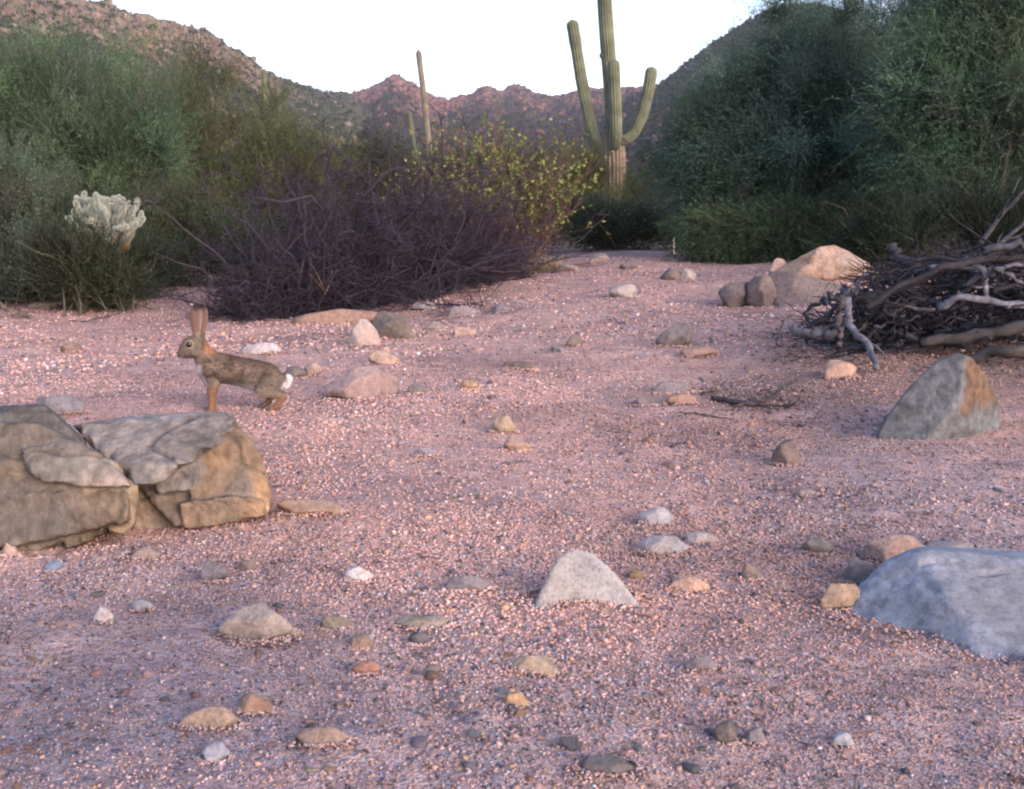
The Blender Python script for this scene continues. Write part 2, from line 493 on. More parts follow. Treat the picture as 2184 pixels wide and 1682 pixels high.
def ico(sub):
    bm = bmesh.new(); bmesh.ops.create_icosphere(bm, subdivisions=sub, radius=1.0)
    v = np.array([x.co[:] for x in bm.verts]); bm.verts.index_update()
    f = np.array([[q.index for q in p.verts] for p in bm.faces]); bm.free()
    return v, f
ICO1, ICO2, ICO3, ICO4, ICO5, ICO6 = ico(1), ico(2), ico(3), ico(4), ico(5), ico(6)

M_HILL_L = make_hill_mat('hill_rock_tan', (0.175, 0.130, 0.100), (0.26, 0.195, 0.150), (0.085, 0.098, 0.062), (0.10, 0.07, 0.06))
M_HILL_C = make_hill_mat('hill_rock_red', (0.20, 0.10, 0.085), (0.29, 0.155, 0.125), (0.050, 0.055, 0.040), (0.10, 0.055, 0.055))
M_HILL_R = make_hill_mat('hill_rock_dark', (0.13, 0.078, 0.075), (0.19, 0.115, 0.11), (0.045, 0.050, 0.040), (0.07, 0.05, 0.05))

def bare_L(px, u):
    return np.clip(0.14 + 0.42 * sstep(u, 0.55, 0.8) * (1 - sstep(px, 420, 700)) + 0.12 * fbm(px / 90, u * 7, seed=77), 0, 0.9)
build_hill('mountain', 'the tan rocky mountainside at left', [(-1700, -250), (-900, -330), (-300, -150), (0, -45), (120, -30), (230, 0), (280, 22), (330, 45), (375, 50), (420, 65), (455, 72), (480, 92),
            (520, 108), (560, 145), (600, 166), (640, 180), (700, 195), (745, 200), (800, 240), (900, 330), (1000, 400)],
           [(-1700, 300), (0, 330), (400, 400), (745, 560), (1000, 600)], 70, 900, M_HILL_L, 11, 7.0, 26.0, bare_L,
           (0.062, 0.080, 0.046), (0.20, 0.148, 0.12), 34000, 5000, 0.5, 1.2)
def bare_C(px, u):
    return np.clip(0.18 + 0.34 * sstep(u, 0.6, 0.9) * np.clip(fbm(px / 70, u * 5, seed=78) + 0.5, 0, 1), 0, 0.8)
build_hill('distant_ridge', 'the reddish rocky ridge in the middle distance', [(350, 330), (560, 240), (680, 205), (745, 199), (780, 190), (805, 178), (828, 166), (838, 161), (852, 163), (872, 170), (890, 180), (905, 194), (930, 205), (955, 213),
            (975, 207), (1005, 196), (1020, 184), (1040, 178), (1052, 184), (1075, 190), (1092, 182), (1108, 181), (1125, 189), (1150, 196), (1180, 201), (1205, 195), (1230, 188), (1260, 183), (1290, 185), (1360, 182),
            (1390, 183), (1420, 190), (1500, 215), (1650, 260), (1900, 340)],
           [(350, 700), (1100, 760), (1900, 640)], 110, 820, M_HILL_C, 23, 9.0, 30.0, bare_C,
           (0.045, 0.052, 0.036), (0.19, 0.10, 0.085), 30000, 7000, 0.5, 1.3)
def bare_R(px, u):
    return np.clip(0.20 + 0.12 * fbm(px / 90, u * 6, seed=79), 0, 0.6)
build_hill('hill', 'the dark hillside at right', [(1180, 330), (1290, 240), (1350, 198), (1385, 184), (1420, 165), (1480, 120), (1520, 88), (1560, 62), (1600, 38), (1640, 18), (1680, 6), (1720, 2), (1760, 8), (1800, 24), (1850, 52),
            (1890, 52), (1940, 28), (1990, 10), (2050, -15), (2184, -60), (2500, -160), (3000, -200), (3600, -100), (4200, 0)],
           [(1180, 520), (1400, 480), (2184, 330), (4200, 330)], 70, 800, M_HILL_R, 37, 6.0, 24.0, bare_R,
           (0.040, 0.048, 0.036), (0.15, 0.095, 0.09), 24000, 6000, 0.5, 1.2)

# ------------------------------------------------------------------ branches, twigs and leaves
def tubes(paths, r0, r1, sides=3):
    """paths (n, k, 3); radii taper from r0 to r1 (arrays n). Returns verts, quads"""
    n, k, _ = paths.shape
    t = np.gradient(paths, axis=1); t = unit(t)
    ref = np.where(np.abs(t[..., 2:3]) > 0.9, np.array([1.0, 0, 0]), np.array([0, 0, 1.0]))
    b = unit(np.cross(t, ref)); c = np.cross(t, b)
    r0 = np.broadcast_to(r0, (n,)); r1 = np.broadcast_to(r1, (n,))
    rad = r0[:, None] + (r1 - r0)[:, None] * np.linspace(0, 1, k)[None]
    ang = np.linspace(0, 2 * math.pi, sides, endpoint=False)
    ring = (b[:, :, None] * np.cos(ang)[None, None, :, None] + c[:, :, None] * np.sin(ang)[None, None, :, None]) * rad[:, :, None, None]
    V = (paths[:, :, None] + ring).reshape(-1, 3)
    base = (np.arange(n)[:, None, None] * k + np.arange(k - 1)[None, :, None]) * sides
    j = np.arange(sides)[None, None, :]; j2 = (j + 1) % sides
    F = np.stack([base + j, base + j2, base + sides + j2, base + sides + j], -1).reshape(-1, 4)
    return V, F

def grow(rng, P0, D0, L, k, wander=0.25, up=0.0, droop=0.0):
    """random-walk polylines from P0 along D0, length L, k segments"""
    n = len(P0); L = np.broadcast_to(L, (n,))
    P = np.zeros((n, k + 1, 3)); P[:, 0] = P0; d = unit(np.asarray(D0, float))
    for i in range(k):
        d = unit(d + rng.normal(0, wander, (n, 3)) + np.array([0, 0, up - droop * (i / k)]))
        P[:, i + 1] = P[:, i] + d * (L / k)[:, None]
    return P

def sprout(rng, paths, m, tmin=0.15, tmax=1.0, spread=0.9):
    """m starting points and directions per path"""
    n, k, _ = paths.shape
    idx = np.repeat(np.arange(n), m); t = rng.uniform(tmin, tmax, n * m) * (k - 1.001)
    i = t.astype(int); f = (t - i)[:, None]
    p = paths[idx, i] * (1 - f) + paths[idx, i + 1] * f
    tan = unit(paths[idx, i + 1] - paths[idx, i])
    d = unit(tan * (1 - spread * 0.6) + unit(rng.normal(size=(n * m, 3))) * spread)
    return p, d, idx, t / (k - 1)

class Acc:
    def __init__(s): s.V = []; s.F = []; s.C = []; s.n = 0
    def add(s, V, F, c):
        V = np.asarray(V).reshape(-1, 3)
        c = np.asarray(c, float)
        if c.ndim == 1: c = np.broadcast_to(c, (len(V), 3))
        s.V.append(V); s.F.append(np.asarray(F) + s.n); s.C.append(c); s.n += len(V)
    def mesh(s, name, smooth=False):
        by = {}
        for f in s.F: by.setdefault(f.shape[1], []).append(f)
        return np_mesh(name, np.vstack(s.V), [np.vstack(v) for v in by.values()], col=np.clip(np.vstack(s.C), 0.003, 1), smooth=smooth)

def leaves(rng, P, A, ln, wd):
    """rhombic leaves centred on P with long axis A"""
    n = len(P); A = unit(A); B = unit(np.cross(A, rng.normal(size=(n, 3))))
    ln = np.broadcast_to(ln, (n,))[:, None] * 0.5; wd = np.broadcast_to(wd, (n,))[:, None] * 0.5
    V = np.stack([P + A * ln, P + B * wd - A * ln * 0.1, P - A * ln, P - B * wd - A * ln * 0.1], 1).reshape(-1, 3)
    return V, np.arange(n * 4).reshape(-1, 4)

def lobes_world(lobes, Y, thick=1.0):
    out = []
    for l in lobes:
        px, py, rx, ry = l[:4]; y = Y + (l[4] if len(l) > 4 else 0)
        c = P2W(px, py, y); s = y / FP
        out.append((c, np.array([rx * s, min(rx, ry * 1.4) * s * thick, ry * s])))
    return out

def plant(seed, name, label, cat, Y, base, lobes, n_clump, n_spray, K, L, lw, colr, group=None, up=0.5, spread=0.7, droop=0.0,
          clump_r=0.16, stemcol=(0.10, 0.09, 0.07), stems=26, stem_r=0.02, thick=1.0, twig=True, limb='trunk', cvar=0.3, mat=None):
    rng = np.random.default_rng(seed)
    lw_ = lobes_world(lobes, Y, thick)
    pad = clump_r * 0.3 + L * 0.15
    lw_ = [(c_, np.maximum(r_ - pad, r_ * 0.35)) for c_, r_ in lw_]
    b = P2W(base, 600, Y); b[2] = float(gz(b[0], b[1])) - 0.02
    vol = np.array([np.prod(r) ** 0.7 for _, r in lw_]); pick = rng.choice(len(lw_), n_clump * 3, p=vol / vol.sum())
    u = np.clip(rng.normal(0, 0.50, (n_clump * 3, 3)), -1.25, 1.25)
    C = np.array([lw_[i][0] for i in pick]) + u * np.array([lw_[i][1] for i in pick])
    # gaps: drop clumps where a coarse noise is low
    keep = fbm(C[:, 0] * 2.2, C[:, 1] * 2.2, C[:, 2] * 2.2, seed=seed, octv=3) > -0.30
    keep &= C[:, 2] > gz(C[:, 0], C[:, 1]) + 0.05
    C = C[keep][:n_clump]; n = len(C)
    core = np.mean([c for c, _ in lw_], 0); core[2] = (core[2] + b[2]) / 2
    # sprays
    cr = clump_r * rng.uniform(0.6, 1.4, n)
    ci = np.repeat(np.arange(n), n_spray)
    loose = np.where(rng.uniform(0, 1, len(ci)) < 0.18, 1.9, 1.0)
    S = C[ci] + unit(rng.normal(size=(len(ci), 3))) * (rng.uniform(0, 1, (len(ci), 1)) ** 0.6) * cr[ci][:, None]
    D = unit(unit(S - core) * 0.6 + np.array([0, 0, up]) + rng.normal(0, spread, (len(ci), 3)))
    LL = L * rng.uniform(0.5, 1.3, len(ci)) * loose
    path = grow(rng, S, D, LL, 4, 0.12, 0.0, droop)
    acc = Acc()
    cb = np.array(colr) * (1 + cvar * rng.normal(0, 1, (n, 1))) * (1 + rng.normal(0, 0.07, (n, 3)))
    cb = np.clip(cb, np.array(colr) * 0.4, np.array(colr) * 2.0)
    t = rng.uniform(0.0, 1.0, (len(ci), K)) * 3.999; ti = t.astype(int); tf = (t - ti)[..., None]
    ar = np.arange(len(ci))[:, None]
    LP = path[ar, ti] * (1 - tf) + path[ar, ti + 1] * tf
    ax = unit(path[:, -1] - path[:, 0])[:, None] + rng.normal(0, 0.6, (len(ci), K, 3))
    LP = (LP + rng.normal(0, lw[0] * 0.45, LP.shape)).reshape(-1, 3)
    V, F = leaves(rng, LP, ax.reshape(-1, 3), lw[0] * rng.uniform(0.6, 1.4, len(LP)), lw[1] * rng.uniform(0.6, 1.4, len(LP)))
    lc = np.repeat(cb[ci], K, 0) * rng.uniform(0.7, 1.35, (len(LP), 1))
    acc.add(V, F, np.repeat(lc, 4, 0))
    if twig:
        V, F = tubes(path, 0.0022, 0.0008, 3)
        acc.add(V, F, np.repeat(cb[ci] * 0.8, 5 * 3, 0))
    root = empty(name, b)
    tagit(root, label, cat, group)
    me = acc.mesh(name + '_crown'); me.transform(Matrix.Translation(-Vector(b)))
    link('crown' if limb == 'trunk' else 'foliage', me, mat or M_LEAF, root)
    # limbs from the base out to clumps
    acc = Acc()
    idx = rng.choice(n, min(n, stems), replace=False); E = C[idx]
    k = 9; tt = np.linspace(0, 1, k)[None, :, None]
    B0 = b + rng.normal(0, 0.05 if limb == 'trunk' else 0.12, (len(E), 3)) * np.array([1, 1, 0])
    mid = (B0 + E) / 2 + rng.normal(0, 0.12, (len(E), 3)) * np.linalg.norm(E - B0, axis=1)[:, None] * 0.6; mid[:, 2] += 0.08
    p = (1 - tt) ** 2 * B0[:, None] + 2 * tt * (1 - tt) * mid[:, None] + tt ** 2 * E[:, None]
    p = p + np.cumsum(rng.normal(0, 0.012, p.shape), 1) * np.linspace(0, 1, k)[None, :, None]
    V, F = tubes(p, stem_r * rng.uniform(0.5, 1.2, len(E)), 0.003, 6)
    acc.add(V, F, np.array(stemcol))
    sp, sd, _, _ = sprout(rng, p, 6, 0.3, 1.0, 0.8)
    q = grow(rng, sp, sd, rng.uniform(0.15, 0.45, len(sp)), 5, 0.25, 0.1)
    V, F = tubes(q, 0.005, 0.0015, 3); acc.add(V, F, np.array(stemcol) * 0.9)
    me = acc.mesh(name + '_wood', smooth=True); me.transform(Matrix.Translation(-Vector(b)))
    link(limb if limb != 'trunk' else 'trunk', me, M_BARK, root)
    return root

GR_BLUE = (0.050, 0.085, 0.055)
OLIVE = (0.165, 0.190, 0.090)
DARK = (0.032, 0.050, 0.034)
GREY = (0.150, 0.185, 0.135)
# --- left side
plant(101, 'palo_verde_tree', 'tall feathery green tree at the far left, its crown against the rocky mountain', 'tree', 10.0, 60,
      [(60, 230, 170, 160), (190, 270, 150, 150), (290, 350, 110, 140), (-60, 300, 150, 200), (20, 430, 170, 120, -0.3), (230, 400, 120, 130), (-150, 420, 150, 200)], 320, 60, 13, 0.26, (0.020, 0.006), (0.140, 0.205, 0.120),
      up=0.8, clump_r=0.17, stem_r=0.03)
plant(102, 'palo_verde_tree', 'loose olive green tree between the feathery left tree and the dead bush', 'tree', 13.5, 470,
      [(330, 290, 150, 160), (455, 300, 140, 130), (575, 345, 105, 120), (570, 400, 110, 110), (640, 380, 90, 110), (500, 450, 150, 130), (400, 480, 110, 120), (300, 460, 90, 130), (610, 430, 60, 100)], 330, 56, 13, 0.32, (0.024, 0.007), OLIVE,
      up=0.7, clump_r=0.22, stem_r=0.035)
plant(103, 'creosote_bush', 'grey green bush with upright tips at the left edge, in front of the taller tree', 'bush', 7.3, 40,
      [(10, 440, 90, 90), (90, 470, 70, 90), (-60, 470, 110, 140), (40, 560, 130, 90), (-60, 590, 120, 70), (0, 655, 110, 40), (90, 650, 90, 40)], 170, 48, 13, 0.17, (0.015, 0.006), GREY,
      up=1.0, clump_r=0.11, limb='stem', stem_r=0.010, stemcol=(0.12, 0.10, 0.09))
plant(104, 'desert_shrub', 'dark bushy shrub below the pale cholla cactus', 'bush', 7.7, 240,
      [(190, 590, 110, 60), (150, 560, 80, 60, -0.9), (190, 600, 80, 50, -1.0), (300, 590, 80, 60), (250, 560, 90, 60, 0.4), (130, 600, 80, 50, -0.2), (150, 645, 110, 40), (280, 635, 110, 40)], 130, 44, 12, 0.15, (0.014, 0.006), (0.072, 0.090, 0.055),
      up=0.7, clump_r=0.10, limb='stem', stem_r=0.010)
plant(105, 'desert_shrub', 'dark olive shrub between the cholla cactus and the dead bush', 'bush', 9.2, 400,
      [(370, 550, 90, 70), (440, 520, 90, 90), (340, 490, 70, 70), (500, 560, 90, 60), (420, 590, 80, 40), (380, 615, 100, 40), (500, 600, 90, 40)], 140, 44, 12, 0.18, (0.017, 0.007), (0.095, 0.110, 0.062),
      up=0.7, clump_r=0.12, limb='stem', stem_r=0.012)
plant(106, 'desert_shrub', 'small dark bush in front of the foot of the pale cholla cactus', 'bush', 6.75, 225,
      [(170, 600, 80, 50), (260, 612, 65, 38), (130, 580, 60, 70), (230, 640, 100, 32), (160, 545, 45, 40)], 90, 44, 12, 0.13, (0.013, 0.006), (0.062, 0.076, 0.048),
      up=0.8, clump_r=0.09, limb='stem', stem_r=0.008)
# --- middle distance
plant(111, 'desert_shrub', 'green bush behind the spiky top of the dead bush', 'bush', 15.0, 740,
      [(690, 380, 80, 60), (780, 370, 80, 60), (640, 430, 80, 60), (840, 400, 80, 60), (740, 450, 140, 60)], 120, 40, 11, 0.26, (0.026, 0.010), (0.080, 0.092, 0.045),
      up=0.7, clump_r=0.2, limb='stem', stem_r=0.012)
plant(112, 'desert_shrub', 'green bush behind the yellow leaved bush, below the distant thin saguaro', 'bush', 17.0, 980,
      [(930, 390, 80, 50), (1010, 380, 80, 55), (1090, 380, 80, 55), (1000, 440, 150, 60)], 120, 40, 11, 0.28, (0.028, 0.010), (0.075, 0.092, 0.042),
      up=0.7, clump_r=0.22, limb='stem', stem_r=0.012)
plant(113, 'palo_verde_tree', 'rounded yellow green tree just left of the large saguaro', 'tree', 20.0, 1220,
      [(1190, 400, 70, 55), (1245, 385, 60, 55), (1220, 440, 100, 50), (1150, 430, 60, 45)], 130, 46, 11, 0.30, (0.028, 0.008), (0.105, 0.120, 0.045),
      up=0.8, clump_r=0.22, stem_r=0.03)
plant(114, 'palo_verde_tree', 'small yellow green tree just right of the large saguaro trunk', 'tree', 24.0, 1370,
      [(1365, 405, 38, 42), (1395, 440, 45, 35), (1370, 455, 70, 35)], 110, 44, 11, 0.30, (0.030, 0.009), (0.110, 0.120, 0.045),
      up=0.8, clump_r=0.24, stem_r=0.03)
plant(115, 'desert_shrub', 'dark bush in front of the foot of the large saguaro', 'bush', 13.0, 1330,
      [(1260, 480, 80, 48), (1330, 492, 80, 40), (1410, 490, 80, 40), (1300, 510, 120, 40), (1190, 490, 70, 50), (1250, 525, 100, 35), (1370, 525, 110, 35), (1460, 490, 60, 60)], 130, 40, 12, 0.26, (0.020, 0.009), (0.100, 0.125, 0.070),
      up=0.9, clump_r=0.15, limb='stem', stem_r=0.012)
# --- right side
plant(121, 'mesquite_tree', 'broad dark green tree right of the saguaro, sloping crown against the hill', 'tree', 10.5, 1720,
      [(1550, 340, 140, 150), (1640, 270, 150, 160), (1760, 210, 150, 190), (1600, 430, 170, 110), (1780, 360, 200, 170), (1500, 380, 85, 120), (1880, 260, 150, 210), (1950, 360, 150, 170), (1500, 290, 90, 110), (1600, 220, 110, 110), (1720, 130, 120, 110)], 600, 62, 13, 0.26, (0.021, 0.007), (0.130, 0.195, 0.145),
      up=0.25, spread=0.8, droop=0.25, clump_r=0.19, stem_r=0.04)
plant(122, 'mesquite_tree', 'tallest dark tree at the right edge, running out of the top of the picture', 'tree', 8.6, 2080,
      [(2040, 160, 140, 170), (2180, 60, 190, 210), (1990, 260, 120, 170), (2130, 300, 170, 170), (2300, 200, 200, 260), (2000, 380, 130, 120), (2150, 450, 160, 90), (2080, -60, 120, 120), (2350, 420, 160, 130)], 420, 62, 13, 0.24, (0.018, 0.007), (0.120, 0.185, 0.125),
      up=0.3, spread=0.8, droop=0.25, clump_r=0.17, stem_r=0.045)
plant(123, 'mesquite_tree', 'thin twiggy tree behind the right trees with sky showing through its top', 'tree', 12.5, 1930,
      [(1860, 70, 90, 90), (1960, 70, 90, 100), (1920, 150, 140, 110), (1800, 110, 90, 100), (2010, 130, 90, 120)], 120, 34, 9, 0.30, (0.022, 0.007), (0.040, 0.062, 0.050),
      up=0.8, clump_r=0.22, stem_r=0.04, stems=50)
plant(124, 'desert_shrub', 'low bush with drooping sprays in front of the broad dark tree, behind the tan rock', 'bush', 9.4, 1680,
      [(1580, 490, 90, 50), (1680, 490, 100, 55), (1780, 500, 90, 50), (1500, 500, 60, 40), (1860, 490, 90, 60), (1530, 545, 100, 40), (1640, 548, 110, 45), (1760, 550, 110, 45), (1880, 550, 110, 45)], 190, 44, 13, 0.22, (0.018, 0.007), (0.100, 0.145, 0.080),
      up=0.0, spread=0.8, droop=0.5, clump_r=0.13, limb='stem', stem_r=0.012)
plant(125, 'desert_shrub', 'dark shrub behind the pile of dead branches', 'bush', 7.6, 2040,
      [(1900, 500, 100, 70), (1900, 545, 120, 50), (2050, 545, 140, 50), (2200, 545, 150, 50), (1960, 500, 90, 60), (2060, 480, 100, 80), (2160, 490, 110, 90), (2270, 500, 120, 90)], 170, 44, 12, 0.2, (0.016, 0.006), (0.046, 0.066, 0.044),
      up=0.5, clump_r=0.12, limb='stem', stem_r=0.012)

# scrubland between the wash and the hills
def scrubland():
    rng = np.random.default_rng(7)
    acc = Acc(); n = 1500
    r = 26 * (130 / 26) ** rng.uniform(0, 1, n); a = np.radians(rng.uniform(-55, 55, n))
    C = np.stack([r * np.sin(a), r * np.cos(a), 0 * r], -1); C[:, 2] = gz(C[:, 0], C[:, 1])
    K = 220; s = rng.uniform(0.5, 1.4, n)
    off = unit(rng.normal(size=(n, K, 3))) * rng.uniform(0.1, 1, (n, K, 1)) ** 0.5; off[..., 2] = np.abs(off[..., 2]) * 0.9
    cen = (C[:, None] + off * s[:, None, None]).reshape(-1, 3)
    V, F = leaves(rng, cen, rng.normal(size=cen.shape) + np.array([0, 0, 0.6]), np.repeat(s, K) * 0.20, np.repeat(s, K) * 0.09)
    c = np.array((0.075, 0.085, 0.045)) * rng.uniform(0.55, 1.5, (n, 1)) * (1 + rng.normal(0, 0.1, (n, 3)))
    acc.add(V, F, np.repeat(np.repeat(c, K, 0) * rng.uniform(0.7, 1.3, (n * K, 1)), 4, 0))
    o = link('distant_scrub', acc.mesh('distant_scrub'), M_LEAF)
    tagit(o, 'low green desert scrub covering the flat between wash and hills', 'scrub', kind='stuff')
scrubland()

# ------------------------------------------------------------------ saguaros
def lathe_path(path, radii, ribs, depth, seg_per_rib=4, twist=0.0):
    """a ribbed column swept along a path with rounded closed ends"""
    k = len(path); n = ribs * seg_per_rib
    t = unit(np.gradient(path, axis=0)); ref = np.array([0, 1.0, 0.0])
    b = unit(np.cross(t, ref)); c = np.cross(b, t)
    ang = np.linspace(0, 2 * math.pi, n, endpoint=False)
    rr = 1 - depth * (0.5 - 0.5 * np.cos(ang * ribs)) ** 0.7
    ring = (b[:, None] * np.cos(ang)[None, :, None] + c[:, None] * np.sin(ang)[None, :, None]) * (radii[:, None] * rr[None])[..., None]
    V = (path[:, None] + ring).reshape(-1, 3)
    i = np.arange(k - 1)[:, None] * n; j = np.arange(n)[None]; j2 = (j + 1) % n
    F = np.stack([i + j, i + j2, i + n + j2, i + n + j], -1).reshape(-1, 4)
    rib = np.tile(0.5 - 0.5 * np.cos(ang * ribs), k)
    return V, F, rib

def cap_r(k, r_mid, taper_lo, n_cap=7, r_lo=None):
    """radius profile with a rounded tip at the end"""
    s = np.linspace(0, 1, k); r = np.full(k, 1.0) * r_mid * (taper_lo + (1 - taper_lo) * sstep(s, 0, 0.35))
    for q in range(n_cap):
        f = (q + 0.5) / n_cap
        r[k - 1 - q] = r[k - 1 - q] * math.sqrt(max(0.0, 1 - (1 - f) ** 2)) if q else r_mid * 0.05
    return r

def spline(pts, k):
    pts = np.array(pts, float); s = np.concatenate([[0], np.cumsum(np.linalg.norm(np.diff(pts, axis=0), axis=1))])
    u = np.linspace(0, s[-1], k * 3)
    lin = np.stack([np.interp(u, s, pts[:, d]) for d in range(3)], -1)
    w = max(3, int(k * 3 * 0.14)) | 1; ker = np.hanning(w + 2)[1:-1]; ker /= ker.sum()
    pad = np.concatenate([np.repeat(lin[:1], w // 2, 0), lin, np.repeat(lin[-1:], w // 2, 0)])
    # mirror padding keeps the ends in place
    pad[:w // 2] = 2 * lin[0] - lin[1:w // 2 + 1][::-1]; pad[-(w // 2):] = 2 * lin[-1] - lin[-w // 2:-1][::-1][:w // 2]
    sm = np.stack([np.convolve(pad[:, d], ker, 'valid') for d in range(3)], -1)
    return sm[np.linspace(0, len(sm) - 1, k).round().astype(int)]

SAG_G = np.array((0.150, 0.172, 0.108))
def sag_part(name, pts, r, parent, origin, ribs=16, k=60, taper=0.8, low_brown=False, base_closed=False, scol=SAG_G, seed=0, n_spine=10):
    path = spline(pts, k)
    rad = cap_r(k, r, taper, n_cap=max(3, int(k * r / max(np.linalg.norm(np.diff(path, axis=0), axis=1).sum(), 0.01)) + 2))
    # remap the last points so the tip is round
    seg = np.linalg.norm(np.diff(path, axis=0), axis=1); s = np.concatenate([[0], np.cumsum(seg)]); dist = s[-1] - s
    rad = np.where(dist < r, r * np.sqrt(np.clip(1 - (1 - dist / r) ** 2, 0.0004, 1)), rad if low_brown else r * (taper + (1 - taper) * sstep(s / s[-1], 0, 0.4)))
    if low_brown:
        rad = np.where(dist < r, rad, r * (taper + (1 - taper) * sstep(s - low_brown, -0.25, 0.55)) * (1 - 0.10 * (1 - sstep(s, 0, low_brown))))
    rng = np.random.default_rng(seed + 5)
    rad = rad * (1 + 0.025 * np.interp(s, np.linspace(0, s[-1], 14), rng.normal(0, 1, 14)))
    V, F, rib = lathe_path(path, rad, ribs, 0.20 if ribs < 18 else 0.16)
    h = np.repeat(s / s[-1], ribs * 4)
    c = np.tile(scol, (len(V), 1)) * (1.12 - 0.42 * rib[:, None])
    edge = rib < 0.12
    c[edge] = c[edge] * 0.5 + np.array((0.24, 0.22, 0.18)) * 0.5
    if low_brown:
        f = (1 - sstep(np.repeat(s, ribs * 4) - low_brown + 0.15 * vnoise(V[:, 0] * 9, V[:, 2] * 3, seed=4), -0.45, 0.5))[:, None]
        br = np.tile(np.array((0.22, 0.165, 0.13)), (len(V), 1)) * (1.2 - 0.85 * rib[:, None])
        c = c * (1 - f) + br * f
    else:
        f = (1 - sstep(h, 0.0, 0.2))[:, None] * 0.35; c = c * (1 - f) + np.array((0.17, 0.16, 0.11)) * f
    band = 1 + 0.12 * np.interp(np.repeat(s, ribs * 4), np.linspace(0, s[-1], 22), rng.normal(0, 1, 22))[:, None]
    c = c * band
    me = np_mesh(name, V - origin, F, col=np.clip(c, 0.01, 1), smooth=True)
    return link(name, me, M_CACTUS, parent), path, rad

def big_saguaro():
    Y = 24.0; s = Y / FP
    def W(px, py, dy=0.0): return P2W(px, py, Y + dy)
    b = W(1311, 430); b[2] = float(gz(b[0], b[1])) - 0.05
    root = empty('saguaro_cactus', b)
    tagit(root, 'large saguaro cactus with four upright arms and a brown ribbed foot, top out of frame', 'cactus')
    top = W(1284, -110)
    trunk_pts = [b, W(1310, 420), W(1308, 310), W(1304, 200), W(1296, 100), W(1289, 0), top]
    o, _, _ = sag_part('trunk', trunk_pts, 15.0 * s, root, b, ribs=17, k=110, taper=1.78, low_brown=W(1310, 305)[2] - b[2], seed=3)
    # left arm
    sag_part('arm', [W(1300, 318), W(1285, 312), W(1268, 290), W(1254, 240), W(1240, 170), W(1229, 100), W(1219, 41)], 12.5 * s, root, b, ribs=13, k=60, taper=0.75, seed=4)
    # front arm, close in front of the trunk
    sag_part('arm', [W(1303, 305, 0.1), W(1312, 312, -0.35), W(1314, 290, -0.5), W(1312, 220, -0.5), W(1308, 125, -0.5)], 13.0 * s, root, b, ribs=13, k=50, taper=0.8, scol=SAG_G * 0.85, seed=5)
    # right arm
    sag_part('arm', [W(1316, 300), W(1335, 298), W(1352, 285), W(1370, 245), W(1382, 200), W(1391, 141)], 12.5 * s, root, b, ribs=13, k=50, taper=0.7, scol=SAG_G * 0.95, seed=6)
    # back arm, half hidden low on the left
    sag_part('arm', [W(1303, 300, 0.2), W(1292, 316, 0.45), W(1276, 318, 0.6), W(1262, 300, 0.7), W(1258, 262, 0.7)], 9 * s, root, b, ribs=12, k=36, taper=0.7, scol=SAG_G * 0.9, seed=7)
    # bud on the left of the trunk
    sag_part('bud', [W(1292, 118), W(1283, 118, -0.05), W(1278, 117, -0.05)], 6.5 * s, root, b, ribs=10, k=14, taper=0.9, scol=SAG_G * 0.6, seed=8)
    # woody collar where the right arm joins
    sag_part('scar', [W(1326, 303, -0.1), W(1333, 300, -0.1), W(1339, 296, -0.1)], 9.5 * s, root, b, ribs=10, k=12, taper=1.0, scol=np.array((0.07, 0.055, 0.045)), seed=9)
big_saguaro()

def simple_saguaro(label, pts, r_px, Y, col=SAG_G, seed=0, group=None, arms=()):
    s = Y / FP
    P = [P2W(px, py, Y) for px, py in pts]
    b = P[0].copy(); b[2] = float(gz(b[0], b[1]))
    if b[2] < P[0][2] - 0.3: P = [b] + P
    root = empty('saguaro_cactus', b); tagit(root, label, 'cactus', group)
    sag_part('trunk', P, r_px * s, root, b, ribs=12, k=46, taper=1.15, scol=np.array(col), seed=seed)
    for a in arms:
        sag_part('arm', [P2W(px, py, Y) for px, py in a], r_px * 0.7 * s, root, b, ribs=10, k=24, taper=0.8, scol=np.array(col), seed=seed + 1)
simple_saguaro('tall thin armless saguaro leaning left against the sky, above the yellow leaved bush', [(917, 340), (911, 270), (904, 200), (897, 150), (892, 104)], 6.0, 52, (0.20, 0.17, 0.125), 11)
simple_saguaro('short green saguaro just left of the tall thin one, in front of the ridge', [(886, 330), (878, 280), (872, 236)], 5.0, 60, (0.10, 0.12, 0.075), 12)
simple_saguaro('saguaro standing above the olive tree at left, its tip reaching the mountain skyline', [(568, 300), (565, 230), (563, 145)], 6.0, 48, (0.12, 0.14, 0.08), 13)
simple_saguaro('pale rounded saguaro tip behind the spiky top of the dead bush', [(711, 400), (710, 291)], 8.0, 34, (0.19, 0.17, 0.13), 14)
simple_saguaro('smaller saguaro tip to the right of the pale rounded one', [(756, 400), (755, 286)], 5.5, 42, (0.15, 0.15, 0.11), 15)
simple_saguaro('dark saguaro behind the right trees, its shaft crossing the top edge', [(1822, 420), (1817, 100), (1812, -60)], 15.0, 20, (0.05, 0.07, 0.05), 16)
G5 = 'little group of distant thin saguaros right of the large saguaro'
for i, (px, pt, rr) in enumerate([(1379, 335, 3.2), (1397, 350, 2.6), (1408, 322, 3.6), (1421, 345, 2.8), (1433, 356, 2.4)]):
    simple_saguaro(['leftmost thin saguaro in the distant group beside the large saguaro', 'second thin saguaro from the left in the distant group', 'tallest thin saguaro in the middle of the distant group',
                    'fourth thin saguaro from the left in the distant group', 'rightmost thin saguaro in the distant group, beside the dark tree'][i], [(px + 1, 430), (px, pt)], rr, 70 + 4 * i, (0.16, 0.16, 0.12), 20 + i, G5)
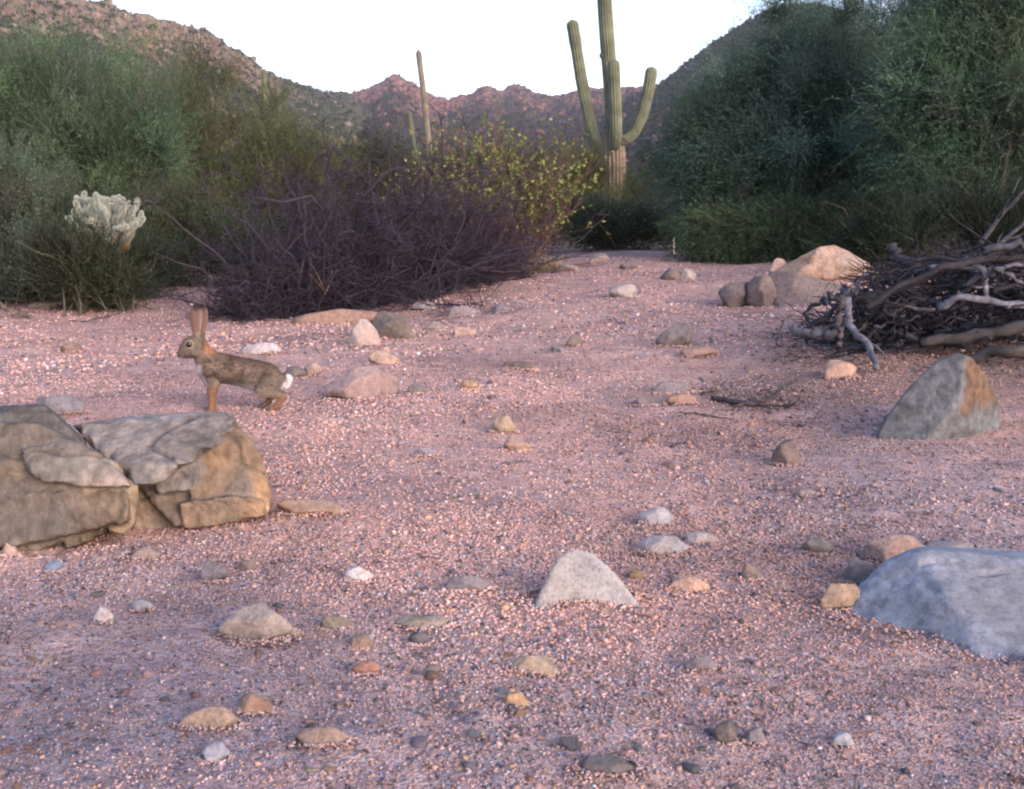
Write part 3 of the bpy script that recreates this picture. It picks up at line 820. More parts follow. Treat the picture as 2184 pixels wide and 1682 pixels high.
for i, (px, py, h, Y) in enumerate([(698, 197, 9, 540), (706, 198, 8, 540), (768, 193, 10, 700), (860, 165, 7, 730), (942, 207, 12, 740), (950, 211, 10, 740), (1560, 66, 12, 430), (1626, 25, 9, 420), (1448, 148, 10, 460), (776, 192, 8, 700)]):
    b = P2W(px, py + 3, Y); t = P2W(px, py - h, Y); k = 8
    path = np.linspace(b, t, k); r = np.full(k, Y / FP * 1.1); r[-1] *= 0.3; r[-2] *= 0.8
    V, F, rib = lathe_path(path, r, 5, 0.1, 2)
    o = link('saguaro_cactus', np_mesh('far_saguaro', V - b, F, col=np.tile(np.array((0.06, 0.07, 0.05)), (len(V), 1)), smooth=True), M_CACTUS, loc=b)
    tagit(o, 'tiny dark saguaro standing upright on the distant skyline', 'cactus', 'tiny saguaros on the skyline')

# ------------------------------------------------------------------ cholla
def cholla():
    rng = np.random.default_rng(55); Y = 7.0; s = Y / FP
    b = P2W(225, 560, Y); b[2] = float(gz(b[0], b[1]))
    root = empty('cholla_cactus', b); tagit(root, 'pale spiny teddy bear cholla cactus glowing above the dark shrubs at left', 'cactus')
    acc = Acc(); hub = P2W(245, 560, Y)
    p = np.array([np.linspace(b, hub, 8)]); V, F = tubes(p, 0.045, 0.035, 10); acc.add(V, F, np.array((0.07, 0.05, 0.04)))
    joints = []
    def joint(p0, d, L, r, c): joints.append((p0, unit(d), L, r, c))
    pale = np.array((0.74, 0.78, 0.70))
    # chains of joints out to the tips seen in the photo
    tips = [(176, 418), (163, 440), (190, 425), (205, 425), (216, 423), (230, 428), (243, 424), (252, 436), (262, 433), (272, 440), (286, 440), (294, 436), (158, 455), (150, 470), (200, 445), (222, 448), (240, 450),
            (258, 462), (276, 462), (296, 470), (302, 466), (215, 470), (235, 475), (180, 465), (268, 484), (285, 482), (275, 500), (258, 505), (262, 520), (248, 492), (190, 442), (268, 530), (170, 430), (248, 440), (185, 448), (207, 458), (228, 462), (246, 470), (262, 476), (284, 470), (195, 468), (250, 484)]
    hub2 = P2W(236, 540, Y)
    for i, (px, py) in enumerate(tips):
        e = P2W(px, py, Y + rng.uniform(-0.16, 0.16)); st = hub2 + (e - hub2) * rng.uniform(0.0, 0.25) + rng.normal(0, 0.01, 3)
        L = np.linalg.norm(e - st); nj = max(1, int(round(L / 0.065)))
        low = sstep(py, 480, 525); c = pale * (1 - low) + np.array((0.34, 0.24, 0.13)) * low
        pts_ = [st + (e - st) * t + rng.normal(0, 0.018, 3) * (0 < t < 1) for t in np.linspace(0, 1, nj + 1)]
        for a_, b_ in zip(pts_[:-1], pts_[1:]):
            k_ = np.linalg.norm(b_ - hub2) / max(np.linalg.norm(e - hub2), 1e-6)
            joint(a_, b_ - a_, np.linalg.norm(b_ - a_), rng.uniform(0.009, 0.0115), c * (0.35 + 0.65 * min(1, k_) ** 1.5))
        for kk in range(2):
            joint(e - unit(e - st) * 0.012, unit(e - st) * 0.6 + rng.normal(0, 0.7, 3) + [0, 0, 0.35], rng.uniform(0.02, 0.05), 0.0105, c * rng.uniform(0.85, 1.1))
        q = np.array([spline([hub, hub2, st], 6)]); V, F = tubes(q, 0.016, 0.012, 6); acc.add(V, F, np.array((0.10, 0.08, 0.06)))
    me = acc.mesh('cholla_wood', True); me.transform(Matrix.Translation(-Vector(b))); link('trunk', me, M_BARK, root)
    iv, jf = ICO3
    order = np.argsort([q[0][1] for q in joints])          # the nearest hundred are parts of their own
    rest = Acc()
    for rank, ji in enumerate(order):
        p0, d, L, r, c = joints[ji]
        x = unit(np.cross(d, [0.3, 0.9, 0.1])); y = np.cross(d, x)
        L2 = L / 2 + r * 0.6
        V = x * iv[:, :1] * r + y * iv[:, 1:2] * r + d * iv[:, 2:] * L2
        V = V + (p0 + d * L / 2)
        a = Acc() if rank < 99 else rest
        a.add(V - b, jf, np.array((0.24, 0.26, 0.17)) * (c.mean() / 0.7))
        m = 1300; u = unit(rng.normal(size=(m, 3)))
        sp = x * u[:, :1] * r + y * u[:, 1:2] * r + d * u[:, 2:] * L2 + (p0 + d * L / 2)
        nd = unit(x * u[:, :1] / r + y * u[:, 1:2] / r + d * u[:, 2:] / L2 + rng.normal(0, 30, (m, 3)))
        V, F = leaves(rng, sp + nd * 0.005 - b, nd, 0.012, 0.0011)
        a.add(V, F, np.repeat(c * rng.uniform(0.55, 1.15, (m, 1)), 4, 0))
        if rank < 99: link('joint', a.mesh('cholla_joint'), M_SPINE, root)
    if rest.n: tagit(link('joint', rest.mesh('cholla_joints'), M_SPINE, root), kind='stuff')
cholla()

# ------------------------------------------------------------------ dead bush
DEADC = np.array((0.036, 0.030, 0.042))
def dead_bush(seed, label, bases, n_stem, Lr, m1, m2, lean, colr=DEADC, spike=None, flat=0.35, group='leafless thorny bushes beside the wash'):
    rng = np.random.default_rng(seed)
    B = [hit(px, py) + np.array([0, dy, 0]) for px, py, dy in bases]
    root_p = np.mean(B, 0); acc = Acc()
    bi = rng.integers(0, len(B), n_stem); P0 = np.array(B)[bi] + rng.normal(0, 0.07, (n_stem, 3)) * [1, 1, 0]
    P0[:, 2] = gz(P0[:, 0], P0[:, 1]) - 0.01
    az = rng.uniform(0, 2 * math.pi, n_stem); el = np.radians(rng.uniform(4, 78, n_stem))
    D = np.stack([np.cos(az) * np.cos(el), np.sin(az) * np.cos(el), np.sin(el)], -1) + np.array(lean)
    L = rng.uniform(*Lr, n_stem) * (0.7 + 0.3 * np.cos(el) + 0.1)
    p1 = grow(rng, P0, D, L, 12, 0.23, 0.03, 0.10)
    p1[..., 2] = np.maximum(p1[..., 2], gz(p1[..., 0], p1[..., 1]) + 0.004)
    if spike is not None:
        e = np.array([P2W(x, y, yy) for x, y, yy in spike]); q = spline([root_p] + list(e), 13)
        pass
    if spike is not None:
        sp_, sd_, _, _ = sprout(rng, q[None], 15, 0.4, 1.0, 0.9)
        sb = grow(rng, sp_, sd_ + [0, 0, 0.25], rng.uniform(0.08, 0.30, len(sp_)), 12, 0.2)
        V, F = tubes(q[None], 0.013, 0.005, 6); acc.add(V, F, colr * 0.9); V, F = tubes(sb, 0.005, 0.0018, 4); acc.add(V, F, colr); sp_, sd_, _, _ = sprout(rng, sb, 7, 0.1, 1, 1.0); sb = grow(rng, sp_, sd_, rng.uniform(0.02, 0.10, len(sp_)), 4, 0.3); V, F = tubes(sb, 0.002, 0.001, 3); acc.add(V, F, colr)
    V, F = tubes(p1, rng.uniform(0.005, 0.012, len(p1)), 0.0022, 5); acc.add(V, F, np.repeat(colr * rng.uniform(0.7, 1.9, (len(p1), 1)), 65, 0))
    s, d, i1, t1 = sprout(rng, p1, m1, 0.10, 1.0, 0.95)
    p2 = grow(rng, s, d, rng.uniform(0.10, 0.36, len(s)) * (1.1 - 0.5 * t1), 7, 0.30, 0.02)
    p2[..., 2] = np.maximum(p2[..., 2], gz(p2[..., 0], p2[..., 1]) + 0.003)
    V, F = tubes(p2, 0.0030, 0.0013, 3); acc.add(V, F, np.repeat(colr * rng.uniform(0.7, 1.5, (len(p2), 1)), 24, 0))
    s, d, i2, t2 = sprout(rng, p2, m2, 0.1, 1.0, 1.1)
    p3 = grow(rng, s, d, rng.uniform(0.02, 0.12, len(s)), 3, 0.35, 0.0)
    p3[..., 2] = np.maximum(p3[..., 2], gz(p3[..., 0], p3[..., 1]) + 0.002)
    V, F = tubes(p3, 0.0017, 0.0009, 3); acc.add(V, F, np.repeat(colr * rng.uniform(0.7, 1.7, (len(p3), 1)), 12, 0))
    me = acc.mesh('dead_bush', True); me.transform(Matrix.Translation(-Vector(root_p)))
    o = link('dead_bush', me, M_TWIG, loc=root_p)
    tagit(o, label, 'dead bush', group)
dead_bush(201, 'leafless dark thorny bush with a tall spiky stem, behind the rabbit', [(600, 672, 0.25), (680, 672, 0.3), (740, 664, 0.3)], 120, (0.6, 1.4), 11, 5, (0.02, 0.15, 0.34),
          spike=[(700, 560, 6.9), (690, 430, 6.9), (704, 330, 6.9), (690, 292, 6.9)])
dead_bush(202, 'dense dark leafless bush in the middle, right of the spiky one', [(850, 650, 0.3), (930, 638, 0.3), (890, 645, 0.6)], 125, (0.65, 1.5), 11, 5, (-0.12, 0.15, 0.40))
dead_bush(203, 'low see-through tangle of fine dark twigs right behind the rabbit ears', [(520, 684, 0.15), (560, 680, 0.2)], 46, (0.25, 0.50), 11, 5, (-0.35, 0.1, -0.05), colr=DEADC * 0.9)
dead_bush(204, 'right end of the dark leafless thicket, below the yellow leaves', [(1030, 606, 0.4), (1000, 615, 0.7)], 80, (0.4, 0.85), 13, 7, (0.0, 0.1, 0.10), colr=np.array((0.046, 0.030, 0.040)))

# yellow-leaved bush
def yellow_bush():
    rng = np.random.default_rng(88)
    b = hit(1085, 585) + np.array([0, 0.25, 0]); b[2] = float(gz(b[0], b[1]))
    root = empty('leafy_bush', b); tagit(root, 'bush of thin reddish stems with sparse bright yellow green leaves, left of the large saguaro', 'bush')
    n = 190; D = rng.normal(0, 0.42, (n, 3)); D[:, 0] = rng.normal(-0.22, 0.62, n); D[:, 2] = rng.uniform(0.55, 1.3, n)
    P0 = b + rng.normal(0, 0.08, (n, 3)) * [1.4, 1, 0]
    p1 = grow(rng, P0, D, rng.uniform(0.65, 1.4, n), 12, 0.09, 0.04)
    # a few bare stems lie low towards the right
    m = 12; D2 = np.stack([rng.uniform(0.7, 1.2, m), rng.normal(-0.2, 0.2, m), rng.uniform(0.0, 0.35, m)], -1)
    q = grow(rng, b + rng.normal(0, 0.05, (m, 3)) * [1, 1, 0], D2, rng.uniform(0.5, 0.9, m), 12, 0.07, -0.01)
    q[..., 2] = np.maximum(q[..., 2], gz(q[..., 0], q[..., 1]) + 0.01)
    p1 = np.concatenate([p1, q]); acc = Acc()
    V, F = tubes(p1, 0.0055, 0.0018, 4); acc.add(V, F, np.repeat(np.array((0.135, 0.075, 0.075)) * rng.uniform(0.7, 1.3, (len(p1), 1)), 13 * 4, 0))
    s, d, _, _ = sprout(rng, p1[:n], 9, 0.3, 1.0, 0.7)
    p2 = grow(rng, s, d, rng.uniform(0.08, 0.30, len(s)), 5, 0.2, 0.08)
    V, F = tubes(p2, 0.0024, 0.001, 3); acc.add(V, F, np.repeat(np.array((0.12, 0.07, 0.07)) * rng.uniform(0.7, 1.4, (len(p2), 1)), 18, 0))
    me = acc.mesh('yb_stems', True); me.transform(Matrix.Translation(-Vector(b))); link('stem', me, M_TWIG, root)
    acc = Acc()
    s, d, _, _ = sprout(rng, p2, 5, 0.3, 1.0, 1.0)
    hz = (s[:, 2] - b[2]); keep = rng.uniform(0, 1, len(s)) < sstep(hz, 0.1, 0.7) * 1.0; s = s[keep]; d = d[keep]
    k = len(s)
    br = rng.uniform(0, 1, k) ** 1.5
    V, F = leaves(rng, s, rng.normal(size=(k, 3)) + [0, 0, -0.4], rng.uniform(0.02, 0.042, k), rng.uniform(0.015, 0.034, k))
    c = np.array((0.11, 0.15, 0.04)) * (1 - br[:, None]) + np.array((0.46, 0.50, 0.16)) * br[:, None]
    acc.add(V, F, np.repeat(c * rng.uniform(0.7, 1.2, (k, 1)), 4, 0))
    me = acc.mesh('yb_leaves'); me.transform(Matrix.Translation(-Vector(b))); link('foliage', me, M_BRIGHTLEAF, root)
yellow_bush()

def dry_grass(label, px, py, n, L, colr, seed, spread=0.5):
    rng = np.random.default_rng(seed); b = hit(px, py); acc = Acc()
    D = rng.normal(0, spread, (n, 3)); D[:, 2] = rng.uniform(0.4, 1.2, n)
    p = grow(rng, b + rng.normal(0, 0.06, (n, 3)) * [1.6, 1, 0], D, rng.uniform(0.4, 1, n) * L, 6, 0.12, 0.0, 0.1)
    V, F = tubes(p, 0.002, 0.0008, 3); acc.add(V - b, F, np.repeat(np.array(colr) * rng.uniform(0.7, 1.3, (n, 1)), 21, 0))
    tagit(link('dry_grass', acc.mesh('dry_grass'), M_TWIG, loc=b), label, 'dry grass')
dry_grass('tuft of dry yellow grass at the foot of the yellow leaved bush', 1150, 580, 260, 0.20, (0.30, 0.24, 0.12), 71)

def weed():
    Y = hit(676, 672)[1]; b = hit(676, 672); acc = Acc()
    def st(pts, r0, r1):
        q = spline([P2W(x, y, Y + dy) for x, y, dy in pts], 12); V, F = tubes(q[None], r0, r1, 5); acc.add(V - b, F, np.array((0.30, 0.22, 0.14)))
    st([(676, 675, 0), (682, 645, 0), (694, 625, 0)], 0.004, 0.003)
    st([(694, 625, 0), (703, 605, 0.02), (709, 575, 0.02)], 0.003, 0.002)
    st([(694, 625, 0), (680, 605, -.02), (655, 578, -.04)], 0.0026, 0.0015)
    st([(692, 622, 0), (680, 590, 0.0), (664, 562, 0.03)], 0.0026, 0.0013)
    st([(682, 645, 0), (672, 625, -.02), (655, 610, -.02)], 0.0022, 0.0012)
    st([(706, 590, 0.02), (714, 580, 0), (716, 572, 0)], 0.002, 0.0012)
    st([(703, 600, 0.02), (712, 592, 0), (720, 574, 0)], 0.0016, 0.001)
    tagit(link('dry_weed', acc.mesh('dry_weed', True), M_TWIG, loc=b), 'single straw coloured dry weed with forked stems in front of the dead bush', 'weed')
weed()

# ------------------------------------------------------------------ dead wood
def branch_mesh(rng, pts, r0, r1, colr, crook=0.02, forks=2, k=18, sides=8, fork_len=0.35):
    path = spline(pts, k); n = len(path)
    jit = np.cumsum(rng.normal(0, crook, (n, 3)), 0); jit -= np.linspace(0, 1, n)[:, None] * jit[-1]; path = path + jit * 0.5
    acc = Acc(); L = np.linalg.norm(path[-1] - path[0])
    def tube(pp, a, b, sd, c):
        V, F = tubes(pp[None], a, b, sd)
        kk = len(pp); w = np.repeat(1 + 0.18 * rng.normal(0, 1, kk), sd).reshape(-1, 1)
        cen = np.repeat(pp, sd, 0); V = cen + (V - cen) * (1 + 0.14 * rng.normal(0, 1, (len(V), 1))) * (0.9 + 0.1 * w)
        V = np.vstack([V, pp[0], pp[-1]]); m = len(V)
        f1 = np.stack([np.arange(sd), np.roll(np.arange(sd), -1), np.full(sd, m - 2)], -1)[:, ::-1]
        o = (kk - 1) * sd; f2 = np.stack([o + np.arange(sd), o + np.roll(np.arange(sd), -1), np.full(sd, m - 1)], -1)
        light = np.clip(1 + 0.25 * rng.normal(0, 1, (kk, 1)), 0.6, 1.6); cc = np.vstack([np.repeat(c * light, sd, 0), c[None], c[None]])
        acc.V.append(V); acc.C.append(cc); acc.F.append(F + acc.n); acc.F.append(f1 + acc.n); acc.F.append(f2 + acc.n); acc.n += m
    tube(path, r0, r1, sides, colr)
    for q in range(forks):
        i = rng.integers(3, n - 3); t = unit(path[i + 1] - path[i]); d = unit(t * 0.8 + rng.normal(0, 0.55, 3))
        pp = grow(rng, path[i:i + 1], d[None], np.array([L * fork_len * rng.uniform(0.5, 1.2)]), 8, 0.16)[0]
        rr = (r0 + (r1 - r0) * i / n) * 0.6
        tube(pp, rr, rr * 0.35, 6, colr * rng.uniform(0.8, 1.2))
    return acc

def deadwood(name, label, cat, pts, r0, r1, colr, seed, group=None, forks=2, crook=0.012, fork_len=0.35, mat=None):
    """pts: (px, py, Y)"""
    rng = np.random.default_rng(seed)
    P = [P2W(x, y, yy - (0.35 if group == GP else 0)) for x, y, yy in pts]
    for q_ in P: q_[2] = max(q_[2], float(gz(q_[0], q_[1])) + r0 * 0.3)
    b = P[0].copy()
    acc = branch_mesh(rng, P, r0, r1, np.array(colr), crook, forks, fork_len=fork_len)
    acc.V = [v - b for v in acc.V]
    o = link(name, acc.mesh(name, True), mat or M_WOOD, loc=b); tagit(o, label, cat, group)
    return o

GP = 'dead branches in the pile at right'
BW = (0.15, 0.15, 0.185); DW = (0.027, 0.025, 0.032); MW = (0.065, 0.062, 0.074)
YP = 4.75
deadwood('dead_branch', 'thick broken grey branch poking up at the left top of the pile', 'branch', [(1898, 516, 4.9), (1925, 545, 4.85), (1962, 573, 4.8), (2010, 585, 4.8)], 0.020, 0.026, MW, 301, GP, 1)
deadwood('dead_branch', 'curved bleached branch arching along the top of the pile', 'branch', [(1955, 572, 4.7), (1985, 580, 4.6), (2040, 566, 4.6), (2085, 580, 4.6), (2184, 578, 4.7), (2330, 570, 4.8)], 0.012, 0.016, BW, 302, GP, 2)
deadwood('dead_branch', 'pale forked branch end bending down at the right of the pile', 'branch', [(2060, 548, 4.6), (2080, 590, 4.5), (2092, 625, 4.5), (2110, 660, 4.5)], 0.012, 0.010, BW, 303, GP, 1)
deadwood('dead_branch', 'long straight stick slanting up across the pile from its left foot', 'branch', [(1850, 655, 4.35), (1930, 600, 4.4), (2030, 560, 4.4), (2184, 535, 4.5), (2300, 515, 4.6)], 0.011, 0.014, DW, 304, GP, 2)
deadwood('dead_branch', 'thin grey stick rising steeply out of the pile to the right edge', 'branch', [(2062, 560, 4.9), (2120, 480, 4.9), (2184, 405, 4.9), (2260, 320, 4.9)], 0.011, 0.006, MW, 305, GP, 2)
deadwood('dead_branch', 'second rising stick, lower than the steep one, at the right edge', 'branch', [(2080, 575, 4.7), (2130, 520, 4.7), (2184, 478, 4.7), (2280, 410, 4.7)], 0.010, 0.006, MW, 306, GP, 1)
deadwood('dead_branch', 'pale twisted branch running down to the ground at the left foot of the pile', 'branch', [(1810, 640, 4.45), (1812, 690, 4.35), (1826, 722, 4.3), (1850, 748, 4.2), (1868, 785, 4.1)], 0.015, 0.010, (0.16, 0.15, 0.175), 307, GP, 1, fork_len=0.6)
deadwood('dead_branch', 'dark upright stub at the left end of the pile', 'branch', [(1795, 625, 4.4), (1788, 660, 4.4), (1786, 700, 4.35), (1790, 740, 4.3)], 0.012, 0.010, (0.08, 0.065, 0.07), 308, GP, 1)
deadwood('dead_branch', 'thin hooked twig curling out over the gravel at the left end of the pile', 'branch', [(1725, 690, 4.5), (1700, 668, 4.5), (1672, 680, 4.5), (1663, 705, 4.5), (1672, 735, 4.45)], 0.005, 0.004, (0.10, 0.08, 0.09), 309, GP, 0, crook=0.003)
deadwood('dead_branch', 'thick dark log lying along the bottom of the pile at the right edge', 'branch', [(1960, 735, 4.4), (2040, 725, 4.4), (2120, 700, 4.4), (2184, 690, 4.4), (2330, 680, 4.5)], 0.020, 0.030, (0.05, 0.045, 0.047), 310, GP, 1)
deadwood('dead_branch', 'broad weathered log half buried in sand below the pile at the right edge', 'branch', [(2060, 770, 4.3), (2110, 752, 4.25), (2184, 742, 4.2), (2330, 735, 4.2)], 0.016, 0.032, (0.085, 0.074, 0.074), 311, GP, 0)
deadwood('dead_branch', 'bleached stick across the middle of the pile', 'branch', [(2000, 660, 4.45), (2040, 640, 4.4), (2100, 650, 4.4), (2184, 652, 4.4), (2300, 650, 4.45)], 0.013, 0.015, BW, 312, GP, 1)
deadwood('dead_branch', 'pale short branch with a knobbly end in the lower left of the pile', 'branch', [(1690, 700, 4.5), (1720, 712, 4.45), (1760, 712, 4.4), (1800, 700, 4.4)], 0.018, 0.012, (0.13, 0.12, 0.135), 313, GP, 1)
deadwood('dead_branch', 'arched thin branch over the left half of the pile', 'branch', [(1720, 700, 4.6), (1780, 655, 4.55), (1830, 640, 4.5), (1900, 650, 4.5), (1990, 660, 4.5)], 0.008, 0.008, MW, 314, GP, 2)
def pile():
    rng = np.random.default_rng(400)
    for i in range(175):
        f = rng.uniform(0, 1)
        cx = 1760 + 560 * f + rng.normal(0, 30)
        topy = 635 - 85 * min(1, f * 1.6); boty = 755
        cy = rng.uniform(topy, boty); Y = rng.uniform(4.1, 5.1)
        cx = max(cx, 1830 if cy < 655 else 1750)
        w = rng.uniform(60, 230) * (0.5 + 0.5 * min(1, f * 2)); sl = rng.normal(-0.10, 0.20)
        pts = [(cx - w / 2, cy - sl * w / 2, Y), (cx, cy + rng.normal(0, 12), Y + rng.normal(0, 0.1)), (cx + w / 2, cy + sl * w / 2, Y + rng.normal(0, 0.15))]
        P = np.array([P2W(*p) for p in pts])
        for q in P: q[2] = max(q[2], float(gz(q[0], q[1])) + 0.012)
        r = rng.uniform(0.004, 0.011) * (1.5 if rng.uniform() < 0.2 else 1)
        c = np.array(DW) * (1 - (k := rng.uniform(0, 1) ** 2)) + np.array(BW) * k
        acc = branch_mesh(rng, list(P), r, r * rng.uniform(0.4, 0.8), c * rng.uniform(0.7, 1.1), 0.024, int(rng.integers(0, 4)), 16, 7)
        acc.V = [v - P[0] for v in acc.V]
        o = link('dead_branch', acc.mesh('dead_branch', True), M_WOOD, loc=P[0])
        tone = 'pale bleached' if k > 0.5 else ('brownish grey' if k > 0.12 else 'blackish'); th = 'thick' if r > 0.009 else 'thin'
        tagit(o, f'{th} {tone} stick tangled among the others inside the branch pile at right', 'branch', f'{th} {tone} sticks inside the branch pile')
    # fine brushwood
    n = 1900; f = rng.uniform(0, 1, n) ** 0.8
    cx = 1740 + 600 * f; cy = rng.uniform(0, 1, n) * (175) + 585 - 50 * np.minimum(1, f * 2); Y = rng.uniform(4.15, 5.2, n)
    cx = np.maximum(cx, np.where(cy < 660, 1850, 1740) + rng.uniform(0, 60, n))
    P = P2W(cx, np.minimum(cy, 765), Y); P[:, 2] = np.maximum(P[:, 2], gz(P[:, 0], P[:, 1]) + 0.01)
    D = rng.normal(0, 0.3, (n, 3)); D[:, 0] = rng.choice([-1, 1], n)
    p = grow(rng, P, D, rng.uniform(0.05, 0.26, n), 7, 0.32)
    p[..., 2] = np.maximum(p[..., 2], gz(p[..., 0], p[..., 1]) + 0.004)
    acc = Acc(); V, F = tubes(p, 0.0032, 0.0012, 4); acc.add(V, F, np.repeat(np.array(DW) * rng.uniform(0.6, 1.8, (n, 1)), 32, 0))
    tagit(link('brushwood', acc.mesh('brushwood', True), M_WOOD), 'fine dry twigs filling the branch pile', 'twigs', kind='stuff')
pile()

def ground_stick(name, label, pts, r, colr, seed, cat='stick', forks=0, lift=0.6):
    rng = np.random.default_rng(seed)
    P = np.array([hit(x, y) for x, y in pts]); P[:, 2] += r * lift
    acc = branch_mesh(rng, list(P), r, r * 0.6, np.array(colr), 0.004, forks, 22, 6)
    b = P[0].copy(); acc.V = [v - b for v in acc.V]
    tagit(link(name, acc.mesh(name, True), M_WOOD, loc=b), label, cat)
ground_stick('stick', 'thin dark forked twig lying on pale sand at far left, beyond the rabbit', [(150, 686), (185, 688), (225, 680), (258, 668)], 0.006, (0.10, 0.07, 0.075), 501, forks=1)
ground_stick('stick', 'long thin wavy twig on gravel left of the leaning right rock', [(1405, 882), (1450, 880), (1500, 886), (1560, 896)], 0.0035, (0.11, 0.08, 0.085), 502)
ground_stick('stick', 'thick dark twig lying toward the branch pile', [(1560, 868), (1620, 862), (1660, 842), (1700, 812)], 0.007, (0.085, 0.065, 0.06), 503, forks=1)
ground_stick('stick', 'dark rough piece of bark next to the thick dark twig', [(1520, 855), (1560, 862), (1600, 868), (1690, 866)], 0.010, (0.075, 0.06, 0.058), 504, forks=2)
ground_stick('stick', 'short pale curved twig above the dark bark', [(1495, 805), (1508, 822), (1540, 836)], 0.004, (0.30, 0.26, 0.26), 505)
ground_stick('stick', 'pale split stick lying on sand in the middle', [(1178, 745), (1200, 752), (1232, 756)], 0.008, (0.42, 0.35, 0.31), 506)
ground_stick('stick', 'short dark upright twig standing in gravel near the cream stone', [(987, 905), (990, 895)], 0.003, (0.08, 0.06, 0.06), 507)
ground_stick('stick', 'short bluish black twig below the wavy one', [(1430, 955), (1450, 949), (1475, 944)], 0.004, (0.08, 0.075, 0.09), 508)
deadwood('dead_branch', 'grey broken branch leaning out from under the bushes at the left edge', 'branch', [(-60, 640, 6.5), (0, 655, 6.5), (40, 668, 6.5), (70, 680, 6.5)], 0.014, 0.009, (0.14, 0.12, 0.10), 509, forks=1)
deadwood('dead_branch', 'small pale twig standing up at the edge of the dark bush below the saguaro', 'twig', [(1438, 540, 9.0), (1433, 530, 9.0), (1436, 518, 9.0), (1438, 508, 9.0)], 0.008, 0.004, (0.36, 0.32, 0.28), 510, forks=0)

def litter():
    rng = np.random.default_rng(91); acc = Acc(); n = 230
    px = rng.uniform(1640, 2240, n); py = 705 + 90 * rng.uniform(0, 1, n) ** 1.5 + (px > 2000) * 15
    k = 26; px[:k] = rng.normal(1590, 90, k); py[:k] = rng.normal(850, 24, k)
    P = np.array([hit(a, b) for a, b in zip(px, py)]); D = rng.normal(0, 1, (n, 3)); D[:, 2] *= 0.15
    p = grow(rng, P + [0, 0, 0.003], D, rng.uniform(0.015, 0.10, n), 5, 0.25); p[..., 2] = np.maximum(p[..., 2], gz(p[..., 0], p[..., 1]) + 0.003)
    V, F = tubes(p, rng.uniform(0.0015, 0.004, n), 0.0008, 5); acc.add(V, F, np.repeat(np.array((0.085, 0.065, 0.06)) * rng.uniform(0.6, 1.9, (n, 1)), 30, 0))
    n = 1500; g = P[rng.integers(0, len(P), n)] + rng.normal(0, 0.05, (n, 3)); g[:, 2] = gz(g[:, 0], g[:, 1]) + 0.003
    V, F = leaves(rng, g, rng.normal(size=(n, 3)) * [1, 1, 0.25], rng.uniform(0.008, 0.022, n), rng.uniform(0.004, 0.012, n)); acc.add(V, F, np.repeat(np.array((0.12, 0.08, 0.065)) * rng.uniform(0.5, 1.6, (n, 1)), 4, 0))
    n = 900; px = rng.uniform(-80, 2260, n); py = rng.uniform(600, 1740, n); px = np.where((px < 1100) & (py < 700), px + 1100, px)
    P = np.array([hit(a, b) for a, b in zip(px, py)]); sc = (P[:, 1] / 1.5) ** 0.5
    V, F = leaves(rng, P + [0, 0, 0.005], rng.normal(size=(n, 3)) * [1, 0.6, 0.2], rng.uniform(0.004, 0.014, n) * sc, rng.uniform(0.002, 0.005, n) * sc); acc.add(V, F, np.repeat(np.array((0.16, 0.095, 0.065)) * rng.uniform(0.3, 1.8, (n, 1)), 4, 0))
    n = 150; i_ = rng.integers(0, len(P), n); D = rng.normal(0, 1, (n, 3)); D[:, 2] *= 0.12
    p = grow(rng, P[i_] + [0.02, 0.01, 0.003], D, rng.uniform(0.012, 0.05, n) * sc[i_], 5, 0.2); p[..., 2] = gz(p[..., 0], p[..., 1]) + 0.004
    V, F = tubes(p, 0.0009, 0.0005, 4); acc.add(V, F, np.repeat(np.array((0.12, 0.09, 0.08)) * rng.uniform(0.5, 2.2, (n, 1)), 24, 0))
    tagit(link('leaf_litter', acc.mesh('leaf_litter'), M_TWIG), 'bark chips, dead leaves and twig bits littering the wash, thickest below the branch pile', 'litter', kind='stuff')
litter()

# ------------------------------------------------------------------ stones
def poly_rock(planes, tmpl, seed, rough=0.02, fine=0.008, soft=26.0, crev=0.0, cscale=8.0):
    """convex cut stone from half-spaces (normal, distance), softened and roughened"""
    V, F = tmpl
    nrm = np.array([unit(np.array(p[0], float)) for p in planes]); dist = np.array([p[1] for p in planes])
    dots = V @ nrm.T
    r = np.where(dots > 0.02, dist[None] / np.maximum(dots, 0.02), 1e6)
    rr = -np.log(np.sum(np.exp(-soft * r / np.min(dist)), 1)) / soft * np.min(dist) if soft else r.min(1)
    rr = np.where(np.isfinite(rr), rr, r.min(1))
    W = V * rr[:, None]
    s = np.mean(rr)
    n1 = fbm(W[:, 0] / s * 2.2 + seed, W[:, 1] / s * 2.2, W[:, 2] / s * 2.2, seed, 3)
    n2 = fbm(W[:, 0] / s * 9 + seed, W[:, 1] / s * 9, W[:, 2] / s * 9, seed + 9, 4, 0.6)
    dsp = rough * n1 + fine * n2
    if crev:
        q = fbm(W[:, 0] / s * 1.2 + seed, W[:, 1] / s * 1.2, W[:, 2] / s * 3.2, seed + 19, 3)
        dsp = dsp - crev * np.exp(-(np.abs(q) * cscale) ** 2)
    W = W * (1 + dsp * 1.0)[:, None]
    return W, F

def rim_planes(Wp, cen, ctr):
    """half-spaces through each outline edge, slanting back a little like a broken face"""
    out = []
    for i in range(len(Wp)):
        a, b = Wp[i], Wp[(i + 1) % len(Wp)]; e = b - a
        if np.linalg.norm(e) < 1e-6: continue
        nn = unit(np.cross(e, (a + b) / 2 - CAM))
        if np.dot(cen - a, nn) > 0: nn = -nn
        out.append((nn, max(float(np.dot(a - ctr, nn)), 0.004)))
    return out

